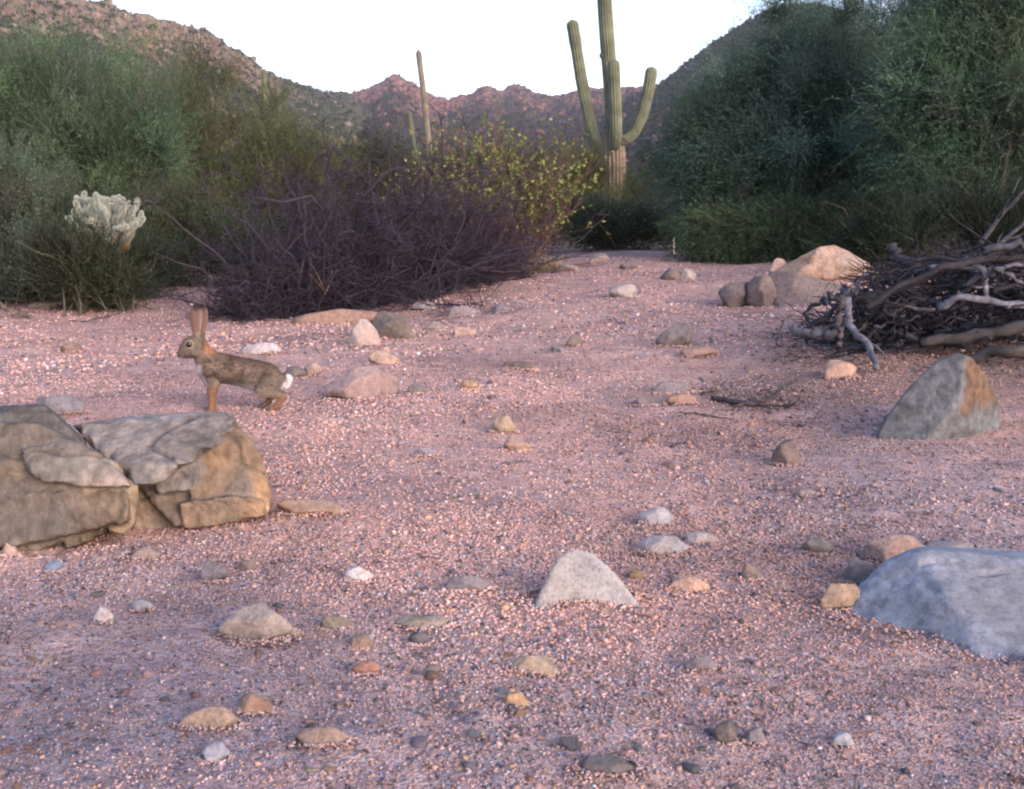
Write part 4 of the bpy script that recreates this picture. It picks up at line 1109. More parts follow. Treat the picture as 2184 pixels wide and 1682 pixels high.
BEDDED = []
def outline_rock(name, label, pts, color, seed, Yoff=None, depth=0.7, tmpl=None, mat=None, top_tilt=0.35, front_tilt=0.25, sink=0.12, extra=6, rough=0.05, fine=0.02,
                 soft=26.0, crev=0.0, cat='rock', extra_planes=(), group=None, Y=None):
    """pts: convex outline in photo points, its lowest point resting on the ground; depth as a share of the width"""
    pts = np.array(pts, float); cx = pts[:, 0].mean(); yb = pts[:, 1].max()
    g = hit(pts[np.argmax(pts[:, 1]), 0] if Y is None else cx, yb); Yc = g[1] if Y is None else Y
    w = np.ptp(pts[:, 0]) * Yc / FP; dd = w * depth
    Yc2 = Yc + dd * 0.45
    Wp = P2W(pts[:, 0], pts[:, 1], Yc2)
    # carry the lowest outline points down into the ground
    hgt = np.ptp(Wp[:, 2])
    cen = Wp.mean(0); ctr = np.array([cen[0], Yc2, cen[2]])
    hz_ = ctr[2] - float(gz(ctr[0], ctr[1])); hz_ = min(hz_, hgt * 0.42)
    planes = []
    order = np.argsort(np.arctan2(Wp[:, 2] - cen[2], Wp[:, 0] - cen[0])); Q = Wp[order]
    rng = np.random.default_rng(seed)
    planes += [p_ for p_ in rim_planes(Q, cen, ctr) if p_[0][2] > -0.35]
    planes.append(((0, -1, front_tilt), dd * 0.42)); planes.append(((0, 1, 0.15), dd * 0.5))
    planes.append(((0, 0, -1), hgt * 0.5 + w * sink + 0.004))
    for q in range(extra):
        v = unit(rng.normal(size=3) + np.array([0, -0.5, 0.3])); ext = np.array([w * 0.5, dd * 0.45, hgt * 0.5]); planes.append((v, float(np.linalg.norm(v * ext)) * rng.uniform(0.66, 0.95)))
    for v, s_ in extra_planes: planes.append((v, s_ * w))
    W, F = poly_rock(planes, tmpl or ICO4, seed, rough, fine, soft, crev)
    tx0, tx1, ty0, ty1 = pts[:, 0].min(), pts[:, 0].max(), pts[:, 1].min(), pts[:, 1].max()
    for it in range(14):
        Q_ = W + ctr; m_ = Q_[:, 2] > gz(Q_[:, 0], Q_[:, 1]) + 0.001
        if m_.sum() < 8: W[:, 2] *= 1.15; continue
        px_, py_ = project(Q_[m_])
        sx = (tx1 - tx0) / max(np.ptp(px_), 1); sy = (ty1 - ty0) / max(np.ptp(py_), 1)
        W[:, 0] *= np.clip(sx, 0.8, 1.25); W[:, 2] *= np.clip(sy, 0.8, 1.25) ** 0.65; W[:, 1] *= np.clip(sy, 0.8, 1.25) ** 0.35
        ctr[0] += ((tx0 + tx1) - (px_.min() + px_.max())) / 2 * ctr[1] / FP
        e_ = ty1 - py_.max(); ctr[1] -= np.clip(e_ * ctr[1] ** 2 / (FP * 0.6), -0.08, 0.08) * 0.6
        ctr[2] = float(gz(ctr[0], ctr[1])) + hz_
    if seed == 3:      # the long split across the top of the slab
        t_ = np.clip((W[:, 0] + 0.10) / 0.16, 0, 1); ln = -0.045 - 0.035 * t_ + 0.008 * np.sin(W[:, 0] * 60)
        d_ = np.abs(W[:, 1] - ln) / 0.0045; W[:, 2] -= 0.012 * np.exp(-d_ ** 2) * ((W[:, 0] > -0.10) & (W[:, 0] < 0.06) & (W[:, 2] > 0))
    BEDDED.append((ctr.copy(), np.ptp(W[:, 0]) / 2, np.ptp(W[:, 1]) / 2))
    me = np_mesh(name, W, F, smooth=(mat is not None))
    o = link(name, me, mat or M_STONE, loc=ctr); o.color = (*color, 1); tagit(o, label, cat, group)
    return o

def box_outline(x0, x1, y0, y1, rng):
    w = x1 - x0; h = y1 - y0
    return [(x0, y1 - h * rng.uniform(0.15, 0.4)), (x0 + w * rng.uniform(0.1, 0.35), y0 + h * rng.uniform(0, 0.2)), (x0 + w * rng.uniform(0.5, 0.8), y0 + h * rng.uniform(0, 0.12)),
            (x1, y1 - h * rng.uniform(0.25, 0.6)), (x1 - w * 0.08, y1), (x0 + w * 0.1, y1)]

M_BOULDER_A = mat_stone('boulder_brown', (0.215, 0.165, 0.115), (0.11, 0.105, 0.10), 3.2, 0.9, 0.008, (1, 1, 1.6))
M_BOULDER_B = mat_stone('boulder_orange', (0.40, 0.275, 0.165), (0.27, 0.235, 0.215), 3.0, 0.85, 0.008, (2.2, 1, 0.7))
M_SLAB = mat_stone('slab_blue', (0.25, 0.26, 0.31), (0.15, 0.155, 0.17), 3.6, 0.7, 0.006, (1, 1, 2.5))
M_LEAN = mat_stone('leaning_rock', (0.26, 0.26, 0.27), (0.19, 0.135, 0.10), 2.6, 0.95, 0.007, (1.5, 1, 0.8))
M_TAN = mat_stone('tan_rock', (0.40, 0.26, 0.175), (0.27, 0.22, 0.205), 2.8, 0.8, 0.008)

def chunk_boulder(label, base_px, chunks, seed, voxel=0.0034):
    """a broken boulder: convex blocks fused into one surface"""
    g = hit(*base_px); bm = bmesh.new(); sets = []
    for ci, (pts, dy, depth, fn, colr) in enumerate(chunks):
        Yc = g[1] + dy; Wp = P2W(np.array([p[0] for p in pts]) * 0.2911, np.array([p[1] for p in pts]) * 0.2911 + 805.5, Yc)
        cen = Wp.mean(0); planes = []; c0 = cen + np.array([0, depth * 0.3, 0])
        planes += rim_planes(Wp, cen, c0)
        nf = unit(np.array(fn, float)); planes.append((nf, max(0.01, float((cen - c0) @ nf) + 0.02 + depth * 0.30 * abs(nf[2]))))
        planes.append((np.array([0, 1.0, 0]), depth * 0.7)); planes.append((unit(np.array([0.0, 0.5, -1.0])), depth))
        W, F = poly_rock(planes, ICO5, seed * 10 + ci, 0.02, 0.0, 110)
        vs = [bm.verts.new(W[q] + c0 - g) for q in range(len(W))]
        for f in F: bm.faces.new([vs[q] for q in f])
        sets.append((c0 - g, np.array([p[0] for p in planes]), np.array([p[1] for p in planes]), np.array(colr)))
    tmp = bpy.data.meshes.new('tmp'); bm.to_mesh(tmp); bm.free(); to = bpy.data.objects.new('tmp', tmp); COL.objects.link(to)
    md = to.modifiers.new('r', 'REMESH'); md.mode = 'VOXEL'; md.voxel_size = voxel
    ms = to.modifiers.new('s', 'SMOOTH'); ms.factor = 0.5; ms.iterations = 1
    me = bpy.data.meshes.new_from_object(to.evaluated_get(bpy.context.evaluated_depsgraph_get()))
    bpy.data.objects.remove(to); bpy.data.meshes.remove(tmp)
    n = len(me.vertices); co = np.zeros(n * 3, np.float32); me.vertices.foreach_get('co', co); co = co.reshape(-1, 3).astype(float)
    nr = np.zeros(n * 3, np.float32); me.vertices.foreach_get('normal', nr); nr = nr.reshape(-1, 3)
    x, y, z = co.T
    wob = np.stack([fbm(x * 9, y * 9, z * 9, seed + k, 3) for k in range(3)], -1) * 0.02
    best = np.full(n, 1e9); cc = np.zeros((n, 3))
    for c0, nn, dd, colr in sets:
        sd = np.max((co + wob - c0) @ nn.T - dd, 1); m_ = sd < best; best = np.where(m_, sd, best); cc[m_] = colr
    q3 = np.abs(fbm(x * 5 + 5, y * 5, z * 8, seed + 8, 3)); q4 = np.abs(fbm(x * 14 + 2, y * 14, z * 9, seed + 28, 3))
    h = 0.004 * fbm(x * 9, y * 9, z * 9, seed, 3) + 0.0035 * fbm(x * 40, y * 40, z * 26, seed + 3, 4, 0.6) - 0.005 * np.exp(-(q3 * 34) ** 2) - 0.0015 * np.exp(-(q4 * 12) ** 2)
    co = co + nr * h[:, None]
    st = fbm(x * 34, y * 34, z * 8, seed + 12, 4); st2 = fbm(x * 7, y * 7, z * 7, seed + 13, 4)
    cc = cc * (1 + 0.40 * st + 0.55 * st2)[:, None] * (1 - 0.4 * np.exp(-(q3 * 26) ** 2))[:, None]
    t_ = np.clip(fbm(x * 5 + 9, y * 5, z * 5, seed + 33, 3) * 2.2, 0, 0.55)[:, None]; cc = cc * (1 - t_) + np.array((0.13, 0.12, 0.11)) * t_
    me.vertices.foreach_set('co', co.astype(np.float32).ravel()); me.update()
    a = me.color_attributes.new('Col', 'FLOAT_COLOR', 'POINT'); a.data.foreach_set('color', np.c_[np.clip(cc, 0.02, 0.9), np.ones(n)].astype(np.float32).ravel())
    me.polygons.foreach_set('use_smooth', np.ones(len(me.polygons), bool)); me.materials.clear()
    tagit(link('boulder', me, M_BOULDER, loc=g), label, 'boulder')

M_BOULDER = mat_attr('boulder_stone', 0.9, 0.15, nscale=45, namp=0.42, bscale=110, bdist=0.006)
chunk_boulder('large brown boulder with a dark grey top at the left edge', (40, 1172), [
    ([(-500, 240), (0, 215), (180, 190), (290, 190), (380, 235), (520, 360), (650, 480), (500, 520), (0, 520), (-500, 500)], 0.16, 0.26, (0, -0.85, 0.45), (0.085, 0.088, 0.09)),
    ([(-500, 430), (0, 440), (160, 490), (260, 590), (220, 780), (0, 870), (-500, 900)], 0.07, 0.22, (0, -1, 0.35), (0.22, 0.16, 0.11)),
    ([(-500, 560), (-100, 560), (120, 590), (240, 640), (150, 720), (-500, 720)], 0.04, 0.2, (0, -1, 0.1), (0.25, 0.18, 0.12)),
    ([(150, 520), (420, 455), (600, 480), (720, 560), (860, 660), (1000, 790), (860, 840), (600, 800), (350, 800), (200, 680)], 0.08, 0.24, (0.1, -0.7, 0.7), (0.24, 0.20, 0.17)),
    ([(-500, 860), (60, 840), (330, 770), (500, 780), (490, 1190), (150, 1330), (-500, 1400)], 0.02, 0.26, (0, -1, 0.05), (0.20, 0.155, 0.115)),
    ([(490, 780), (800, 750), (870, 800), (830, 980), (680, 1020), (520, 1010)], 0.035, 0.22, (0.1, -1, 0.2), (0.25, 0.195, 0.145)),
    ([(480, 980), (680, 975), (780, 1050), (760, 1150), (620, 1220), (470, 1260)], 0.035, 0.22, (0.1, -1, -0.05), (0.17, 0.135, 0.095)),
    ([(790, 780), (1000, 775), (1010, 900), (985, 1080), (910, 1150), (800, 1130)], 0.045, 0.2, (0.35, -1, 0.15), (0.26, 0.20, 0.14)),
    ([(-500, 330), (300, 330), (900, 640), (960, 1060), (300, 1200), (-500, 1330)], 0.055, 0.24, (0, -1, 0.42), (0.17, 0.13, 0.10)),
], 3)
chunk_boulder('large tan orange boulder with a pointed right end, in front of the rabbit', (440, 1122), [
    ([(540, 340), (800, 300), (1000, 285), (1300, 250), (1680, 265), (1745, 330), (1600, 500), (1200, 760), (1000, 800), (760, 600)], 0.16, 0.34, (0.05, -0.45, 0.9), (0.27, 0.24, 0.225)),
    ([(560, 345), (800, 305), (950, 330), (1080, 430), (1150, 560), (1000, 640), (800, 560)], 0.12, 0.24, (-0.2, -0.9, 0.35), (0.28, 0.20, 0.155)),
    ([(1720, 330), (1830, 440), (1910, 560), (1975, 780), (1985, 960), (1900, 1050), (1700, 1060), (1420, 1110), (1385, 820), (1390, 640), (1520, 480)], 0.04, 0.26, (0.38, -0.95, 0.20), (0.37, 0.235, 0.14)),
    ([(1130, 820), (1180, 700), (1300, 590), (1420, 545), (1480, 700), (1400, 830), (1180, 855)], 0.01, 0.18, (-0.1, -0.8, 0.6), (0.29, 0.25, 0.225)),
    ([(950, 700), (1150, 800), (1400, 830), (1430, 1060), (1400, 1120), (1010, 1170), (960, 1000)], 0.04, 0.24, (0, -1, 0.1), (0.28, 0.22, 0.18)),
    ([(900, 640), (1150, 640), (1200, 820), (1000, 900), (930, 800)], 0.10, 0.22, (0, -0.8, 0.6), (0.28, 0.20, 0.16)),
    ([(1300, 900), (1700, 860), (1950, 880), (1970, 1020), (1700, 1060), (1350, 1120)], 0.01, 0.2, (0.15, -1, -0.25), (0.33, 0.225, 0.15)),
    ([(700, 420), (1650, 400), (1850, 800), (1850, 1040), (1000, 1110), (940, 700)], 0.055, 0.24, (0, -1, 0.45), (0.24, 0.18, 0.14)),
], 4)
outline_rock('slab', 'large pale blue grey slab half buried at the right edge', [(1792, 1310), (1850, 1215), (1930, 1168), (2100, 1180), (2250, 1210), (2400, 1300), (2360, 1400), (2000, 1398), (1860, 1360)],
             (0.36, 0.37, 0.44), 3, depth=0.60, tmpl=ICO6, mat=M_SLAB, top_tilt=0.2, front_tilt=1.9, rough=0.05, fine=0.014, soft=14, crev=0.03, extra=0,
             extra_planes=(((-0.75, -0.35, 0.6), 0.36),))
def leaning():
    g = hit(1980, 946); Y = g[1] + 0.10
    def pl(pts, y):
        Wp = P2W(np.array([p[0] for p in pts]), np.array([p[1] for p in pts]), y); return Wp
    Wp = pl([(1862, 948), (1882, 900), (1948, 815), (2002, 768), (2040, 754), (2072, 764), (2094, 795), (2134, 868), (2130, 960), (2000, 1000), (1880, 1000)], Y)
    cen = Wp.mean(0); c0 = cen + np.array([0, 0.07, 0]); planes = rim_planes(Wp, cen, c0)
    ridge = P2W(2040, 800, Y - 0.03)      # the edge between the grey left face and the brown right face
    for nf, pt in (((-0.42, -0.9, 0.30), P2W(1985, 870, Y - 0.035)), ((0.62, -0.78, 0.12), P2W(2075, 850, Y - 0.02)), ((0.15, -1.0, -0.10), P2W(2010, 930, Y - 0.05))):
        nf = unit(np.array(nf)); planes.append((nf, max(0.015, float((pt - c0) @ nf))))
    planes += [(np.array([0, 1.0, 0]), 0.12), (np.array([0, 0, -1.0]), 0.25)]
    W, F = poly_rock(planes, ICO6, 44, 0.03, 0.014, 130)
    n1 = fbm(W[:, 0] * 14, W[:, 1] * 14, W[:, 2] * 14, 3, 4); n2 = fbm(W[:, 0] * 50, W[:, 1] * 50, W[:, 2] * 50, 7, 4)
    br = sstep(W[:, 0] + 0.4 * W[:, 2] * 0 + 0.05 * n1, 0.035, 0.06) * sstep(W[:, 2] + 0.04 * n1, -0.03, 0.02)
    c = np.array((0.135, 0.14, 0.15)) * (1 - br[:, None]) + np.array((0.15, 0.098, 0.068)) * br[:, None]
    c = c * (1 + 0.4 * n1 + 0.35 * n2)[:, None]
    tagit(link('rock', np_mesh('leaning_rock', W, F, col=np.clip(c, 0.02, 0.8), smooth=True), M_BOULDER, loc=c0), 'grey rock with a brown right face leaning like a wedge, below the branch pile', 'rock')
leaning()
outline_rock('rock', 'white triangular rock standing in the gravel in the foreground', [(1140, 1292), (1165, 1230), (1190, 1185), (1225, 1170), (1262, 1180), (1310, 1225), (1360, 1292)],
             (0.31, 0.30, 0.31), 5, depth=0.34, tmpl=ICO5, front_tilt=0.38, rough=0.03, fine=0.018, soft=140, extra=0)
R = [
 # x0, x1, y0, y1, colour, depth, label, seed
 (75, 183, 838, 882, (0.20, 0.21, 0.24), .7, 'grey stone on the sand just behind the large brown boulder'),
 (738, 812, 678, 737, (0.52, 0.42, 0.40), .6, 'cream pointed rock leaning against the dark olive rock'),
 (788, 887, 665, 724, (0.115, 0.115, 0.105), .7, 'dark olive grey rock behind the cream pointed rock'),
 (512, 602, 729, 756, (0.62, 0.60, 0.64), .5, 'flat white stone just behind the rabbit back'),
 (785, 855, 744, 776, (0.52, 0.36, 0.26), .6, 'light orange stone below the cream pointed rock'),
 (688, 852, 778, 850, (0.36, 0.27, 0.27), .9, 'flat pinkish grey slab sunk in the sand right of the rabbit tail'),
 (606, 656, 779, 807, (0.13, 0.13, 0.13), .7, 'small dark grey stone touching the rabbit rump'),
 (648, 692, 770, 800, (0.50, 0.36, 0.31), .7, 'peach stone beside the dark grey one right of the rabbit'),
 (126, 178, 729, 751, (0.20, 0.13, 0.11), .6, 'brown stone alone on the sand left of the rabbit'),
 (1397, 1481, 687, 738, (0.18, 0.175, 0.19), .7, 'grey tilted rock in the middle distance, left of the branch pile'),
 (1206, 1249, 714, 738, (0.10, 0.105, 0.10), .7, 'small blackish green stone in the middle of the wash'),
 (1408, 1462, 567, 597, (0.13, 0.12, 0.125), .7, 'dark brick shaped rock near the far edge of the gravel'),
 (1450, 1486, 572, 597, (0.48, 0.42, 0.40), .7, 'pale stone touching the dark brick shaped rock'),
 (1298, 1360, 604, 636, (0.52, 0.45, 0.42), .7, 'whitish rock on the slope below the far edge'),
 (1047, 1091, 649, 668, (0.17, 0.175, 0.21), .7, 'blue grey stone on the slope right of the dead bush'),
 (1644, 1706, 930, 992, (0.15, 0.12, 0.11), .8, 'small rounded brown stone standing alone left of the leaning rock'),
 (1358, 1437, 1076, 1121, (0.42, 0.42, 0.46), .6, 'pale grey oval stone above the two toned one'),
 (1354, 1470, 1139, 1185, (0.38, 0.36, 0.37), .6, 'flat stone with a pale top above the white triangular rock'),
 (1462, 1532, 1132, 1160, (0.50, 0.42, 0.38), .5, 'thin cream stone right of the flat pale topped one'),
 (1703, 1776, 1143, 1182, (0.15, 0.15, 0.145), .6, 'dark grey flat stone left of the orange pink one'),
 (1845, 1976, 1138, 1205, (0.50, 0.33, 0.27), .6, 'orange pink stone behind the top left of the pale slab'),
 (1800, 1866, 1188, 1247, (0.22, 0.215, 0.24), .7, 'grey stone leaning on the left side of the pale slab'),
 (1750, 1842, 1238, 1302, (0.40, 0.29, 0.19), .6, 'tan layered stone at the left foot of the pale slab'),
 (1960, 2080, 1150, 1180, (0.20, 0.22, 0.26), .6, 'dark bluish stone just behind the pale slab'),
 (1578, 1632, 1204, 1236, (0.23, 0.18, 0.16), .7, 'brown grey stone between the white triangle and the pale slab'),
 (1424, 1512, 1225, 1262, (0.60, 0.36, 0.25), .5, 'flat bright orange stone right of the white triangular rock'),
 (732, 798, 1207, 1240, (0.68, 0.66, 0.70), .6, 'bright white stone right of the slate blue one'),
 (424, 494, 1193, 1238, (0.13, 0.14, 0.18), .6, 'slate blue angular stone below the orange boulder'),
 (464, 630, 1284, 1368, (0.27, 0.25, 0.25), .6, 'grey pyramid shaped rock in the left foreground'),
 (682, 757, 1311, 1344, (0.20, 0.18, 0.15), .6, 'olive brown stone right of the grey pyramid rock'),
 (842, 967, 1309, 1346, (0.26, 0.24, 0.20), .35, 'long thin olive stone in the middle foreground'),
 (869, 920, 1346, 1374, (0.09, 0.10, 0.11), .6, 'small blackish stone below the long olive one'),
 (747, 797, 1349, 1385, (0.24, 0.16, 0.12), .7, 'rounded brown stone below the olive brown one'),
 (1088, 1188, 1394, 1443, (0.40, 0.33, 0.24), .5, 'flat yellowish tan stone sunk below the white triangular rock'),
 (1458, 1532, 1396, 1432, (0.13, 0.14, 0.18), .5, 'dark slate blue flat stone in the right foreground'),
 (508, 582, 1474, 1522, (0.36, 0.22, 0.14), .7, 'orange brown lump above the curved tan chip in the lower left'),
 (428, 492, 1578, 1628, (0.27, 0.31, 0.40), .7, 'blue grey rounded stone at the bottom left'),
 (1518, 1572, 1533, 1585, (0.10, 0.105, 0.10), .8, 'dark round stone near the bottom right'),
 (1584, 1632, 1549, 1584, (0.10, 0.12, 0.16), .7, 'dark blue stone next to the dark round one'),
 (1774, 1822, 1558, 1594, (0.36, 0.42, 0.50), .7, 'pale blue stone near the bottom right'),
 (94, 140, 1194, 1219, (0.20, 0.28, 0.40), .6, 'bright blue grey pebble below the brown boulder'),
 (2, 40, 1156, 1186, (0.48, 0.33, 0.29), .7, 'pink stone at the left edge touching the brown boulder'),
 (278, 352, 1164, 1194, (0.30, 0.23, 0.19), .5, 'flat brownish stone below the gap between the two boulders'),
 (948, 1048, 1224, 1262, (0.20, 0.195, 0.22), .4, 'thin slate grey stone left of the white triangular rock'),
 (1045, 1099, 881, 923, (0.48, 0.36, 0.24), .7, 'cream and brown stone in the middle of the gravel'),
 (1074, 1132, 926, 962, (0.42, 0.28, 0.22), .7, 'pinkish brown lump just below the cream and brown stone'),
 (882, 932, 952, 973, (0.26, 0.27, 0.36), .6, 'flat lilac grey stone in the middle left of the gravel'),
 (869, 906, 816, 840, (0.11, 0.15, 0.17), .7, 'small teal grey stone right of the flat pinkish slab'),
 (983, 1022, 809, 830, (0.45, 0.27, 0.15), .7, 'small orange stone right of the teal grey one'),
 (1073, 1142, 769, 789, (0.12, 0.10, 0.09), .6, 'low dark stone in the centre of the wash'),
 (1238, 1352, 1606, 1655, (0.11, 0.11, 0.11), .6, 'dark flat stone at the bottom edge of the gravel'),
 (506, 548, 1192, 1220, (0.13, 0.11, 0.10), .7, 'small dark stone right of the slate blue one'),
 (198, 242, 1288, 1327, (0.50, 0.49, 0.53), .7, 'small whitish pebble in the left foreground'),
 (278, 328, 1275, 1302, (0.24, 0.25, 0.30), .6, 'blue grey pebble right of the whitish one'),
 (1344, 1400, 842, 866, (0.13, 0.125, 0.13), .6, 'dark stone in the stone cluster left of the wavy twig'),
 (1390, 1480, 812, 838, (0.22, 0.21, 0.23), .6, 'grey flat stone at the top of the cluster left of the twigs'),
 (1418, 1486, 836, 862, (0.38, 0.24, 0.18), .6, 'reddish tan stone in the cluster left of the twigs'),
 (1758, 1828, 763, 808, (0.50, 0.33, 0.25), .6, 'orange pink stone under the left foot of the branch pile'),
 (1450, 1530, 735, 762, (0.40, 0.25, 0.20), .5, 'low reddish stone below the grey tilted rock'),
 (1640, 1682, 545, 596, (0.50, 0.34, 0.29), .7, 'small peach pointed rock left of the big tan rock'),
 (1530, 1616, 600, 656, (0.12, 0.11, 0.12), .7, 'grey blocky rock at the left end of the far rock row'),
 (1592, 1656, 586, 655, (0.15, 0.125, 0.12), .7, 'upright brownish rock second in the far rock row'),
 (1612, 1812, 573, 656, (0.14, 0.125, 0.135), .6, 'long grey rock in front of the big tan rock'),
 (866, 935, 640, 662, (0.30, 0.27, 0.28), .6, 'low grey pink stone at the right foot of the dead bush'),
 (955, 1020, 652, 676, (0.30, 0.26, 0.28), .6, 'pale grey stone on the slope below the dead thicket'),
 (965, 1018, 694, 718, (0.52, 0.38, 0.33), .6, 'peach stone right of the dark olive rock'),
 (904, 950, 684, 706, (0.32, 0.27, 0.26), .6, 'small greyish stone between the olive rock and the peach stone'),
 (590, 730, 1064, 1100, (0.36, 0.25, 0.18), .4, 'low brownish ledge of stone right of the orange boulder'),
 (632, 757, 1547, 1593, (0.20, 0.15, 0.135), .28, 'long dark brown stone at the bottom left'),
 (378, 516, 1504, 1556, (0.32, 0.24, 0.18), .35, 'curved tan chip of stone in the lower left'),
 (1070, 1130, 1474, 1508, (0.44, 0.28, 0.15), .5, 'orange tan chip in the lower middle'),
 (2175, 2230, 1380, 1420, (0.22, 0.13, 0.11), .7, 'reddish stone at the right edge below the pale slab'),
 (748, 812, 1408, 1438, (0.26, 0.11, 0.08), .35, 'thin red brown chip in the middle foreground'),
 (1255, 1300, 540, 560, (0.42, 0.34, 0.32), .7, 'pale stone at the far edge of the gravel below the dark bush'),
 (1180, 1236, 560, 580, (0.30, 0.24, 0.22), .7, 'brownish stone at the far left edge of the gravel slope'),
 (1320, 1362, 556, 574, (0.24, 0.20, 0.21), .7, 'grey stone near the far edge between two pale ones'),
 (1700, 1740, 1040, 1058, (0.22, 0.20, 0.21), .6, 'flat dark stone in the gravel below the rounded brown one'),
 (60, 120, 642, 660, (0.32, 0.22, 0.17), .6, 'brown stone at the foot of the left bushes'),
 (185, 250, 640, 662, (0.36, 0.25, 0.20), .6, 'tan stone at the foot of the shrub below the cholla'),
]
SHAPES = {(738, 678): [(738, 737), (754, 702), (770, 679), (784, 680), (800, 700), (812, 732)],
          (464, 1284): [(464, 1362), (498, 1318), (540, 1284), (565, 1288), (612, 1322), (630, 1350), (600, 1368)],
          (1397, 687): [(1397, 730), (1420, 706), (1446, 690), (1474, 687), (1481, 706), (1440, 733), (1412, 738)],
          (788, 665): [(790, 690), (800, 668), (830, 665), (868, 676), (887, 716), (870, 724), (800, 724)],
          (512, 729): [(512, 755), (532, 738), (560, 730), (588, 731), (602, 742), (590, 756)],
          (1530, 600): [(1530, 654), (1532, 612), (1545, 602), (1600, 600), (1616, 606), (1616, 656)],
          (1592, 586): [(1592, 650), (1594, 600), (1610, 587), (1640, 586), (1656, 600), (1656, 655)],
          (1612, 573): [(1612, 650), (1632, 605), (1650, 578), (1690, 588), (1760, 592), (1812, 610), (1800, 652)],
          (688, 778): [(688, 848), (720, 812), (760, 786), (820, 778), (852, 792), (830, 828), (760, 850)],
          (1845, 1138): [(1845, 1200), (1850, 1160), (1872, 1142), (1960, 1140), (1976, 1160), (1940, 1176), (1890, 1205)],
          (424, 1193): [(424, 1205), (444, 1193), (478, 1210), (494, 1232), (450, 1238)]}
for i, (x0, x1, y0, y1, c, dp, lb) in enumerate(R):
    rng = np.random.default_rng(900 + i); random.seed(i)
    big = (x1 - x0) > 90
    c = tuple(float(v) for v in (np.array(c) * 0.66 + np.array((0.30, 0.20, 0.185)) * 0.17))
    outline_rock('rock' if big else 'stone', lb, SHAPES.get((x0, y0)) or box_outline(x0, x1, y0, y1, rng), c, 900 + i, depth=dp, tmpl=ICO5 if big else ICO4, front_tilt=rng.uniform(0.1, 0.6), rough=0.05, fine=0.022, soft=300,
                 extra=13, cat='rock' if big else 'stone', sink=0.10)
outline_rock('rock', 'big tan orange rock with a peaked top left of the branch pile', [(1640, 592), (1690, 560), (1755, 526), (1790, 522), (1812, 535), (1850, 552), (1885, 568), (1885, 592), (1760, 600)],
             (0.5, 0.33, 0.22), 6, depth=0.5, tmpl=ICO5, mat=M_TAN, rough=0.05, fine=0.03, soft=160, crev=0.05, extra=9)
outline_rock('rock', 'brownish earth mound of rock at the foot of the spiky dead bush', [(620, 690), (680, 668), (730, 658), (790, 664), (830, 690)], (0.30, 0.19, 0.15), 8, depth=0.5, rough=0.06)

# loose pebbles that can be told one by one
def pebbles():
    rng = np.random.default_rng(606)
    shapes = []
    for q in range(8):
        planes = [(unit(rng.normal(size=3)), rng.uniform(0.55, 1.0)) for _ in range(16)] + [((0, 0, 1), rng.uniform(0.4, 0.6)), ((0, 0, -1), 0.5), ((1, 0, 0), 1.0), ((-1, 0, 0), 1.0), ((0, 1, 0), .75), ((0, -1, 0), .75)]
        W, F = poly_rock(planes, ICO3, 50 + q, 0.07, 0.03, 14); shapes.append(np_mesh('pebble', W, F, smooth=False))
        shapes[-1].materials.append(M_STONE)
    kinds = [('small dark grey pebble lying loose on the gravel', (0.12, 0.12, 0.135), 'small dark grey pebbles'), ('small brown pebble lying loose on the gravel', (0.24, 0.16, 0.13), 'small brown pebbles'),
             ('small orange pebble lying loose on the gravel', (0.36, 0.22, 0.15), 'small orange pebbles'), ('small pale pinkish pebble lying loose on the gravel', (0.42, 0.32, 0.31), 'small pale pinkish pebbles'),
             ('small bluish grey pebble lying loose on the gravel', (0.20, 0.205, 0.25), 'small bluish grey pebbles')]
    for i in range(170):
        px = rng.uniform(-60, 2240); py = 560 + 1180 * rng.uniform(0, 1) ** 0.9
        if px < 1150: py = max(py, 700 + rng.uniform(0, 900))
        if px < 590 and 840 < py < 1180: continue
        if px > 1780 and 1130 < py < 1420: continue
        g = hit(px, py); s = rng.uniform(0.005, 0.011) * (g[1] / 1.6) ** 0.55 * (1.5 if rng.uniform() < 0.12 else 1)
        k = rng.choice(5, p=[.34, .22, .12, .18, .14]); lb, c, gp = kinds[k]
        o = link('pebble', shapes[rng.integers(8)], None); o.location = (g[0], g[1], g[2] + s * 0.05)
        o.scale = (s * rng.uniform(.8, 1.3), s * rng.uniform(.7, 1.1), s * rng.uniform(.6, 1.1)); o.rotation_euler = (rng.normal(0, .25), rng.normal(0, .25), rng.uniform(0, 6.28))
        o.color = (*[float(v) * rng.uniform(.85, 1.15) for v in c], 1); tagit(o, lb, 'pebble', gp)
pebbles()

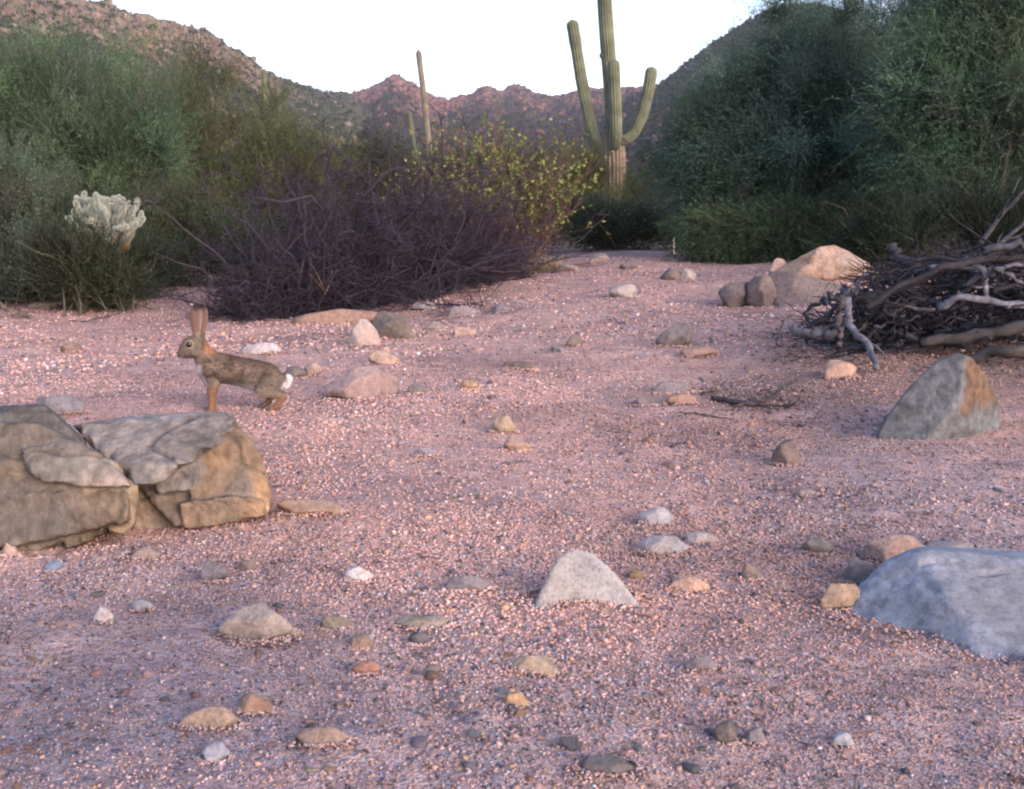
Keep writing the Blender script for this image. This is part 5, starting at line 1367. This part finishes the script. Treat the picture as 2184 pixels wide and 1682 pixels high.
# gravel carpet
def gravel():
    rng = np.random.default_rng(12)
    V0 = np.array([[1, 0, 0], [-1, 0, 0], [0, 1, 0], [0, -1, 0], [0, 0, 1], [0, 0, -1.0]]); F0 = np.array([[0, 2, 4], [2, 1, 4], [1, 3, 4], [3, 0, 4], [2, 0, 5], [1, 2, 5], [3, 1, 5], [0, 3, 5]])
    pal = np.array([(0.52, 0.31, 0.285), (0.47, 0.285, 0.265), (0.56, 0.39, 0.37), (0.52, 0.36, 0.35), (0.38, 0.22, 0.185), (0.49, 0.28, 0.18), (0.24, 0.155, 0.14), (0.20, 0.18, 0.22), (0.09, 0.08, 0.095), (0.32, 0.29, 0.34), (0.62, 0.56, 0.56)])
    pw = np.array([.20, .18, .11, .08, .09, .055, .085, .075, .075, .05, .006]); pw /= pw.sum()
    Vs, Fs, Cs = [], [], []; off = 0
    bx, by, bz, bs = [], [], [], []
    for c_, hx, hy in BEDDED:
        if c_[1] > 7: continue
        k = int(260 * (hx + hy) / 0.06 * min(1, 1.6 / c_[1]) + 30); th = rng.uniform(0, 6.283, k); rr = 0.88 + rng.uniform(0, 0.5, k) ** 1.6
        X_ = c_[0] + np.cos(th) * hx * rr; Y_ = c_[1] + np.sin(th) * hy * rr
        lift = np.clip(1.25 - rr, 0, 0.4) * 0.35 * min(hx, 0.05)
        bx.append(X_); by.append(Y_); bz.append(gz(X_, Y_) + lift); bs.append(rng.uniform(0.0012, 0.0034, k) * (c_[1] / 1.5) ** 0.5)
    zones = [(0, 0, 0, 0, 0)] + list(((0.75, 2.2, 120000, 0.0012, 0.0034), (2.2, 4.5, 95000, 0.0016, 0.0048), (4.5, 11.0, 60000, 0.003, 0.010)))
    for (ra, rb, n, s0, s1) in zones:
        n = max(n, 1); a = np.radians(rng.uniform(-34, 34, n)); r = np.ones(n) if ra == 0 else np.sqrt(rng.uniform(ra ** 2, rb ** 2, n)) if ra < 1 else ra * (rb / ra) ** (rng.uniform(0, 1, n) ** 0.75)
        x = r * np.sin(a); y = r * np.cos(a); z = gz(x, y) + 0.0035 * fbm(x * 22, y * 22, seed=31, octv=3)
        s = s0 + (s1 - s0) * rng.uniform(0, 1, n) ** 2.2
        s = s * np.where(rng.uniform(0, 1, n) < 0.02, 1.9, 1)
        dens = fbm(x * 2.3, y * 2.3, seed=61, octv=3); s = s * (1 + 0.45 * dens)
        keep = rng.uniform(0, 1, n) < 0.85 + 0.5 * dens; x, y, z, s = x[keep], y[keep], z[keep], s[keep]; n = len(x)
        if ra == 0: x, y, z, s = np.concatenate(bx), np.concatenate(by), np.concatenate(bz), np.concatenate(bs); n = len(x)
        q = V0[None] * (1 + rng.normal(0, 0.22, (n, 6, 1))) * rng.uniform(0.65, 1.25, (n, 1, 3)) * s[:, None, None]
        # random turn
        ax = unit(rng.normal(size=(n, 3))); th = rng.uniform(0, 6.28, n); K = np.zeros((n, 3, 3))
        K[:, 0, 1] = -ax[:, 2]; K[:, 0, 2] = ax[:, 1]; K[:, 1, 0] = ax[:, 2]; K[:, 1, 2] = -ax[:, 0]; K[:, 2, 0] = -ax[:, 1]; K[:, 2, 1] = ax[:, 0]
        Rm = np.eye(3)[None] + np.sin(th)[:, None, None] * K + (1 - np.cos(th))[:, None, None] * (K @ K)
        q = np.einsum('nij,nkj->nki', Rm, q)
        q[..., 2] *= 0.75
        q += np.stack([x, y, z + s * 0.25], -1)[:, None]
        c = pal[rng.choice(len(pal), n, p=pw)] * rng.uniform(0.8, 1.2, (n, 1))
        gm = np.zeros(n)  # strength of the lens vignette tint painted into the grain colours
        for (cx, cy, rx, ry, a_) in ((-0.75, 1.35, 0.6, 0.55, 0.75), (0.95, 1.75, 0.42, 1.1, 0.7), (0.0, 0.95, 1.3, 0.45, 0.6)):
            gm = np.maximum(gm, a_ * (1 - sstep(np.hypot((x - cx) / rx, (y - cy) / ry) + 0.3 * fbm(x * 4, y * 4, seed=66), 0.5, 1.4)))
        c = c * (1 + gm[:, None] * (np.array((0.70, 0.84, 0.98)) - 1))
        tone = np.clip(1 + 0.55 * fbm(x * 1.6, y * 1.6, seed=81, octv=3), 0.6, 1.25); c = c * tone[:, None] * np.array((1.06, 1.06, 1.0))
        Vs.append(q.reshape(-1, 3)); Fs.append((F0[None] + (np.arange(n) * 6)[:, None, None]).reshape(-1, 3) + off); Cs.append(np.repeat(c, 6, 0)); off += n * 6
    me = np_mesh('gravel', np.vstack(Vs), np.vstack(Fs), col=np.clip(np.vstack(Cs), 0.01, 0.9))
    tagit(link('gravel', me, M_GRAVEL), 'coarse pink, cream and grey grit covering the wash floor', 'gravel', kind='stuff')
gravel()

# ------------------------------------------------------------------ the rabbit
def rabbit():
    MM = 0.0002698 * 1.0
    foot = hit(500, 878)
    U = lambda zx: (zx - 830) * MM
    Wz = lambda zy: (1492 - zy) * MM
    bm = bmesh.new()
    iv, jf = ICO3
    def ell(c, ax, rad):
        """ellipsoid with axes matrix rows ax"""
        pts = c + (iv * rad) @ ax
        vs = [bm.verts.new(p) for p in pts]
        for f in jf: bm.faces.new([vs[i] for i in f])
    def cap(a, b, ra, rb, lat=1.0, n=9, va=0.0, vb=0.0):
        """tapered limb through (zx, zy) points; lat squeezes it sideways, va/vb are sideways offsets in metres"""
        for t in np.linspace(0, 1, n):
            x = a[0] + (b[0] - a[0]) * t; y = a[1] + (b[1] - a[1]) * t; r = (ra + (rb - ra) * t) * MM
            ell(np.array([U(x), va + (vb - va) * t, Wz(y)]), np.eye(3), np.array([r, r * lat, r]))
    # trunk
    cap((560, 965), (740, 995), 158, 168, 0.80); cap((740, 995), (960, 1052), 166, 164, 0.84); cap((960, 1052), (1160, 1112), 170, 178, 0.88); cap((1160, 1118), (1215, 1155), 170, 148, 0.9)
    cap((1225, 1080), (1295, 1145), 100, 82, 0.9)
    # chest and neck
    cap((540, 960), (480, 830), 138, 95, 0.8); cap((480, 830), (450, 740), 98, 96, 0.8); cap((540, 800), (600, 880), 62, 90, 0.8)
    cap((500, 1000), (570, 1110), 105, 100, 0.75)
    # head
    cap((415, 715), (385, 730), 122, 118, 0.72); cap((375, 715), (300, 770), 108, 76, 0.74); cap((300, 772), (250, 810), 74, 44, 0.78); cap((370, 770), (280, 825), 88, 42, 0.7)
    # cheeks
    for sgn in (-1, 1): cap((385, 775), (330, 790), 66, 50, 0.8, 4, sgn * 0.011, sgn * 0.010)
    # front legs
    for sgn, dx in ((-1, -38), (1, -24)):
        v = sgn * 0.016
        cap((600 + dx, 1060), (608 + dx, 1180), 88, 60, 0.55, 7, v, v); cap((606 + dx, 1180), (596 + dx, 1320), 56, 37, 0.8, 9, v, v); cap((596 + dx, 1320), (590 + dx, 1440), 37, 34, 0.85, 9, v, v)
        cap((590 + dx, 1455), (540 + dx, 1470), 34, 26, 0.9, 5, v, v)
        for t in (-1, 0, 1): cap((560 + dx, 1468), (528 + dx, 1478), 15, 11, 1.0, 4, v + t * 0.0045, v + t * 0.0055)
    # hind legs
    for sgn, dx, dy in ((-1, 0, 0), (1, -100, -25)):
        v = sgn * 0.030
        cap((1200, 1135), (1130, 1228), 148, 96, 0.45, 7, v, v * 1.15); cap((1130, 1225), (1300 + dx * .6, 1290 + dy), 82, 52, 0.5, 9, v * 1.15, v)
        cap((1290 + dx * .6, 1270 + dy), (1348 + dx, 1305 + dy), 50, 46, 0.6, 5, v, v); cap((1348 + dx, 1310 + dy), (1290 + dx, 1410 + dy * .6), 46, 36, 0.6, 8, v, v); cap((1290 + dx, 1420 + dy * .5), (1205 + dx, 1452), 36, 27, 0.75, 7, v, v)
        for t in (-1, 0, 1): cap((1215 + dx, 1455), (1178 + dx, 1466), 15, 11, 1.0, 4, v + t * 0.005, v + t * 0.006)
    # tail
    cap((1372, 1110), (1408, 1125), 46, 42, 0.8, 4); cap((1408, 1125), (1388, 1195), 42, 38, 0.8, 5)
    # ears: cupped blades
    def ear(base, tip, w0, w1, v0, v1, turn):
        b = np.array([U(base[0]), v0, Wz(base[1])]); t = np.array([U(tip[0]), v1, Wz(tip[1])]); L = np.linalg.norm(t - b); d = (t - b) / L
        side = unit(np.array([math.cos(turn), math.sin(turn), 0.0])); nrm = unit(np.cross(d, side)); side = np.cross(nrm, d)
        for s in np.linspace(0, 1, 26):
            w = MM * (w0 + (w1 - w0) * math.sin(min(1, s / 0.68) * math.pi / 2) ** 1.2) if s < 0.68 else MM * w1 * math.sqrt(max(0.02, 1 - ((s - 0.68) / 0.33) ** 2.2))
            for q in np.linspace(-1, 1, 9):
                c = b + d * L * s + side * w * q * 0.86 + nrm * (abs(q) ** 2) * w * 0.45 * (1 - 0.4 * s)
                ell(c, np.stack([side, nrm, d]), np.array([w * 0.20 + 0.0016, 0.0019 + 0.001 * (1 - s), 0.0060]))
    ear((432, 640), (440, 268), 22, 62, -0.013, -0.019, 0.15)
    ear((466, 640), (502, 282), 22, 60, 0.012, 0.018, -0.5)
    tmp = bpy.data.meshes.new('tmp'); bm.to_mesh(tmp); bm.free()
    to = bpy.data.objects.new('tmp', tmp); COL.objects.link(to)
    md = to.modifiers.new('r', 'REMESH'); md.mode = 'VOXEL'; md.voxel_size = 0.0019
    ms = to.modifiers.new('s', 'SMOOTH'); ms.factor = 0.5; ms.iterations = 5
    dg = bpy.context.evaluated_depsgraph_get()
    body = bpy.data.meshes.new_from_object(to.evaluated_get(dg))
    bpy.data.objects.remove(to); bpy.data.meshes.remove(tmp)
    n = len(body.vertices); co = np.zeros(n * 3, np.float32); body.vertices.foreach_get('co', co); co = co.reshape(-1, 3).astype(float)
    nr = np.zeros(n * 3, np.float32); body.vertices.foreach_get('normal', nr); nr = nr.reshape(-1, 3)
    def paint(c, nn):
        zx = c[:, 0] / MM + 830; zy = 1492 - c[:, 2] / MM; v = c[:, 1]
        n1 = fbm(zx / 60, zy / 42, v / MM / 60, 3, 4); n2 = fbm(zx / 16, zy / 10, v / MM / 16, 8, 3)
        base = np.array((0.175, 0.132, 0.108)); out = np.tile(base, (len(c), 1))
        out *= np.clip(1 + 1.0 * n1 + 0.9 * n2, 0.35, 2)[:, None]
        def put(mask, colr):
            m = np.clip(mask, 0, 1)[:, None]; out[:] = out * (1 - m) + np.array(colr) * (1 + 0.18 * n2[:, None]) * m
        # greyer flank
        put(0.5 * sstep(zy, 1040, 1160), (0.23, 0.20, 0.175))
        put(0.55 * (1 - sstep(zy - (zx - 600) * 0.28, 790, 870)) * sstep(zx, 620, 720), (0.15, 0.105, 0.075))
        # head grey brown
        put(0.7 * (1 - sstep(zx, 420, 520)) * (1 - sstep(zy, 800, 870)), (0.20, 0.165, 0.135))
        # orange nape
        put(1 - sstep(np.hypot((zx - 560) / 1.0, (zy - 745) / 1.6), 25, 92), (0.36, 0.19, 0.115))
        # pale belly, chest, throat
        put(sstep(-nn[:, 2], 0.15, 0.7) * sstep(zy, 1120, 1190) * sstep(zx, 640, 720) * (1 - sstep(zx, 1050, 1150)), (0.50, 0.44, 0.42))
        put(sstep(-nn[:, 0], 0.35, 0.75) * sstep(zy, 900, 960) * (1 - sstep(zy, 1190, 1250)) * (1 - sstep(zx, 560, 620)), (0.60, 0.56, 0.58))
        put(0.55 * sstep(zy, 840, 870) * (1 - sstep(zx, 330, 380)), (0.42, 0.38, 0.35))
        # legs
        put(sstep(zy, 1120, 1230) * (1 - sstep(zx, 650, 700)) * sstep(zx, 440, 500), (0.27, 0.16, 0.105))
        put(sstep(zy, 1270, 1330) * sstep(zx, 1000, 1050), (0.24, 0.145, 0.095))
        put(0.8 * sstep(zy, 1400, 1440) * sstep(zx, 1000, 1050) * (1 - sstep(zx, 1150, 1200)), (0.20, 0.15, 0.12))
        # rump dark, tail white
        put(0.5 * sstep(zx, 1270, 1340) * (1 - sstep(zy, 1080, 1180)), (0.13, 0.11, 0.10))
        put(sstep(zx - (zy - 1100) * 0.0, 1372, 1392) * sstep(zy, 1062, 1085) * (1 - sstep(zy, 1245, 1262)), (0.80, 0.78, 0.82))
        put(sstep(zx, 1322, 1350) * sstep(zy, 1150, 1180) * (1 - sstep(zy, 1235, 1250)), (0.75, 0.73, 0.77))
        # eye ring
        d = np.hypot(zx - 350, zy - 700); put((1 - sstep(d, 42, 62)) * (np.abs(v) > 0.012), (0.30, 0.25, 0.18))
        # muzzle
        put(0.6 * (1 - sstep(zx, 232, 262)), (0.15, 0.12, 0.11))
        # ears
        e = (1 - sstep(zy, 540, 600)); put(e, (0.185, 0.120, 0.105)); put(e * sstep(nn[:, 0], 0.3, 0.8) * 0.5, (0.42, 0.33, 0.30))
        put((1 - sstep(zy, 290, 345)) * sstep(zx, 380, 430), (0.035, 0.030, 0.036)); put(e * 0.5 * sstep(-nn[:, 0], 0.4, 0.9), (0.13, 0.10, 0.10))
        return np.clip(out, 0.02, 0.9)
    cl = paint(co, nr)
    a = body.color_attributes.new('Col', 'FLOAT_COLOR', 'POINT'); a.data.foreach_set('color', np.c_[cl, np.ones(n)].astype(np.float32).ravel())
    body.polygons.foreach_set('use_smooth', np.ones(len(body.polygons), bool))
    M_FUR = mat_attr('rabbit_fur', 0.95, 0.08, nscale=260, namp=0.30, bscale=500, bdist=0.0008)
    body.materials.clear()
    root = empty('rabbit', foot + np.array([0, 0.03, -0.003]))
    root.rotation_euler = (0, 0, math.atan2(1092 - 500, FP) * 0.95)
    tagit(root, 'brown cottontail rabbit standing alert in profile facing left, ears up and white tail', 'rabbit')
    dx = -(U(580)); root.location.x += 0.0
    # stand so that the front paw is at the point found on the ground
    off = Matrix.Rotation(root.rotation_euler[2], 4, 'Z') @ Vector((U(552) , 0, 0))
    p = hit(449, 879); root.location = (p[0] - off.x, p[1] - off.y + 0.012, p[2] - 0.004)
    link('body', body, M_FUR, root)
    # fur strands
    rng = np.random.default_rng(4); poly_c = np.zeros(len(body.polygons) * 3, np.float32); body.polygons.foreach_get('center', poly_c); poly_c = poly_c.reshape(-1, 3).astype(float)
    pn = np.zeros(len(body.polygons) * 3, np.float32); body.polygons.foreach_get('normal', pn); pn = pn.reshape(-1, 3).astype(float)
    m = 90000; idx = rng.integers(0, len(poly_c), m); c = poly_c[idx] + rng.normal(0, 0.0007, (m, 3)); nn = pn[idx]
    zx = c[:, 0] / MM + 830; zy = 1492 - c[:, 2] / MM
    flow = np.stack([np.ones(m), np.zeros(m), -0.25 * np.ones(m)], -1); leg = ((zy > 1200) | (zy < 560))[:, None]
    flow = np.where(leg, np.array([0, 0, -1.0]), flow); flow = np.where((zy < 560)[:, None], np.array([0, 0, 1.0]), flow)
    flow = unit(flow - nn * np.sum(flow * nn, 1, keepdims=True)); d = unit(flow * 1.0 + nn * 0.42 + rng.normal(0, 0.16, (m, 3)))
    L = np.where(zy < 600, 0.0028, np.where(zx < 470, 0.004, 0.0065)) * rng.uniform(0.6, 1.2, m); L = np.where(zy > 1250, 0.0035, L); L = np.where((zx > 1330) & (zy < 1260) & (zy > 1060), 0.008, L)
    near_eye = np.hypot(zx - 348, zy - 698) < 40
    L = np.where(near_eye, 0.0008, L)
    B = unit(np.cross(d, nn)) * (0.00035 + L[:, None] * 0.035)
    V = np.stack([c - B, c + B, c + d * L[:, None]], 1).reshape(-1, 3)
    fc = paint(c, nn) * rng.uniform(0.5, 1.6, (m, 1))
    me = np_mesh('fur', V, np.arange(m * 3).reshape(-1, 3), col=np.repeat(np.clip(fc, 0.01, 0.95), 3, 0))
    link('fur', me, M_FUR_STR, root)
    # eyes
    for sgn in (-1, 1):
        z = np.array([U(348), 0, Wz(698)])
        near = co[(np.hypot(co[:, 0] - z[0], co[:, 2] - z[2]) < 0.004)]; vy = near[:, 1].min() if sgn < 0 else near[:, 1].max()
        iv2, jf2 = ICO4; V = iv2 * np.array([0.0088, 0.0055, 0.0088]) + np.array([z[0], vy + sgn * -0.0004, z[2]])
        link('eye', np_mesh('eye', V, jf2, smooth=True), M_EYE, root)
    # nose
    V = ICO3[0] * np.array([0.004, 0.005, 0.003]) + np.array([U(207), 0, Wz(795)])
    link('nose', np_mesh('nose', V, ICO3[1], smooth=True), M_NOSE, root)
    # whiskers
    acc = Acc(); st = np.array([[U(255), s * 0.013, Wz(820 + 6 * k)] for s in (-1, 1) for k in range(4)])
    dd = np.array([[0.25 - 0.15 * k, s * 0.9, 0.1 - 0.15 * k] for s in (-1, 1) for k in range(4)])
    p = grow(rng, st, dd, 0.045, 6, 0.03, 0, 0.05); V, F = tubes(p, 0.00022, 0.00008, 3); acc.add(V, F, np.array((0.5, 0.47, 0.45)))
    link('whiskers', acc.mesh('whiskers'), M_TWIG, root)
m, nt, out = new_mat('eye_black'); bsdf(nt, out, (0.008, 0.006, 0.006), 0.08, 0.6); M_EYE = m
m, nt, out = new_mat('nose_skin'); bsdf(nt, out, (0.12, 0.075, 0.07), 0.6, 0.3); M_NOSE = m
M_FUR_STR = mat_leaf('fur_strand', 0.25)
rabbit()

# ------------------------------------------------------------------ morning haze
def haze():
    m, nt, out = new_mat('haze_air'); v = nt.nodes.new('ShaderNodeVolumePrincipled')
    v.inputs['Color'].default_value = (0.80, 0.80, 0.95, 1); v.inputs['Density'].default_value = 0.00028
    nt.links.new(v.outputs[0], out.inputs['Volume'])
    bm = bmesh.new(); bmesh.ops.create_cube(bm, size=1.0); me = bpy.data.meshes.new('haze'); bm.to_mesh(me); bm.free()
    o = link('haze', me, m, loc=(0, 0, 84)); o.scale = (3130, 3130, 180)
    tagit(o, 'thin lilac morning haze in the valley air', kind='stuff')
haze()
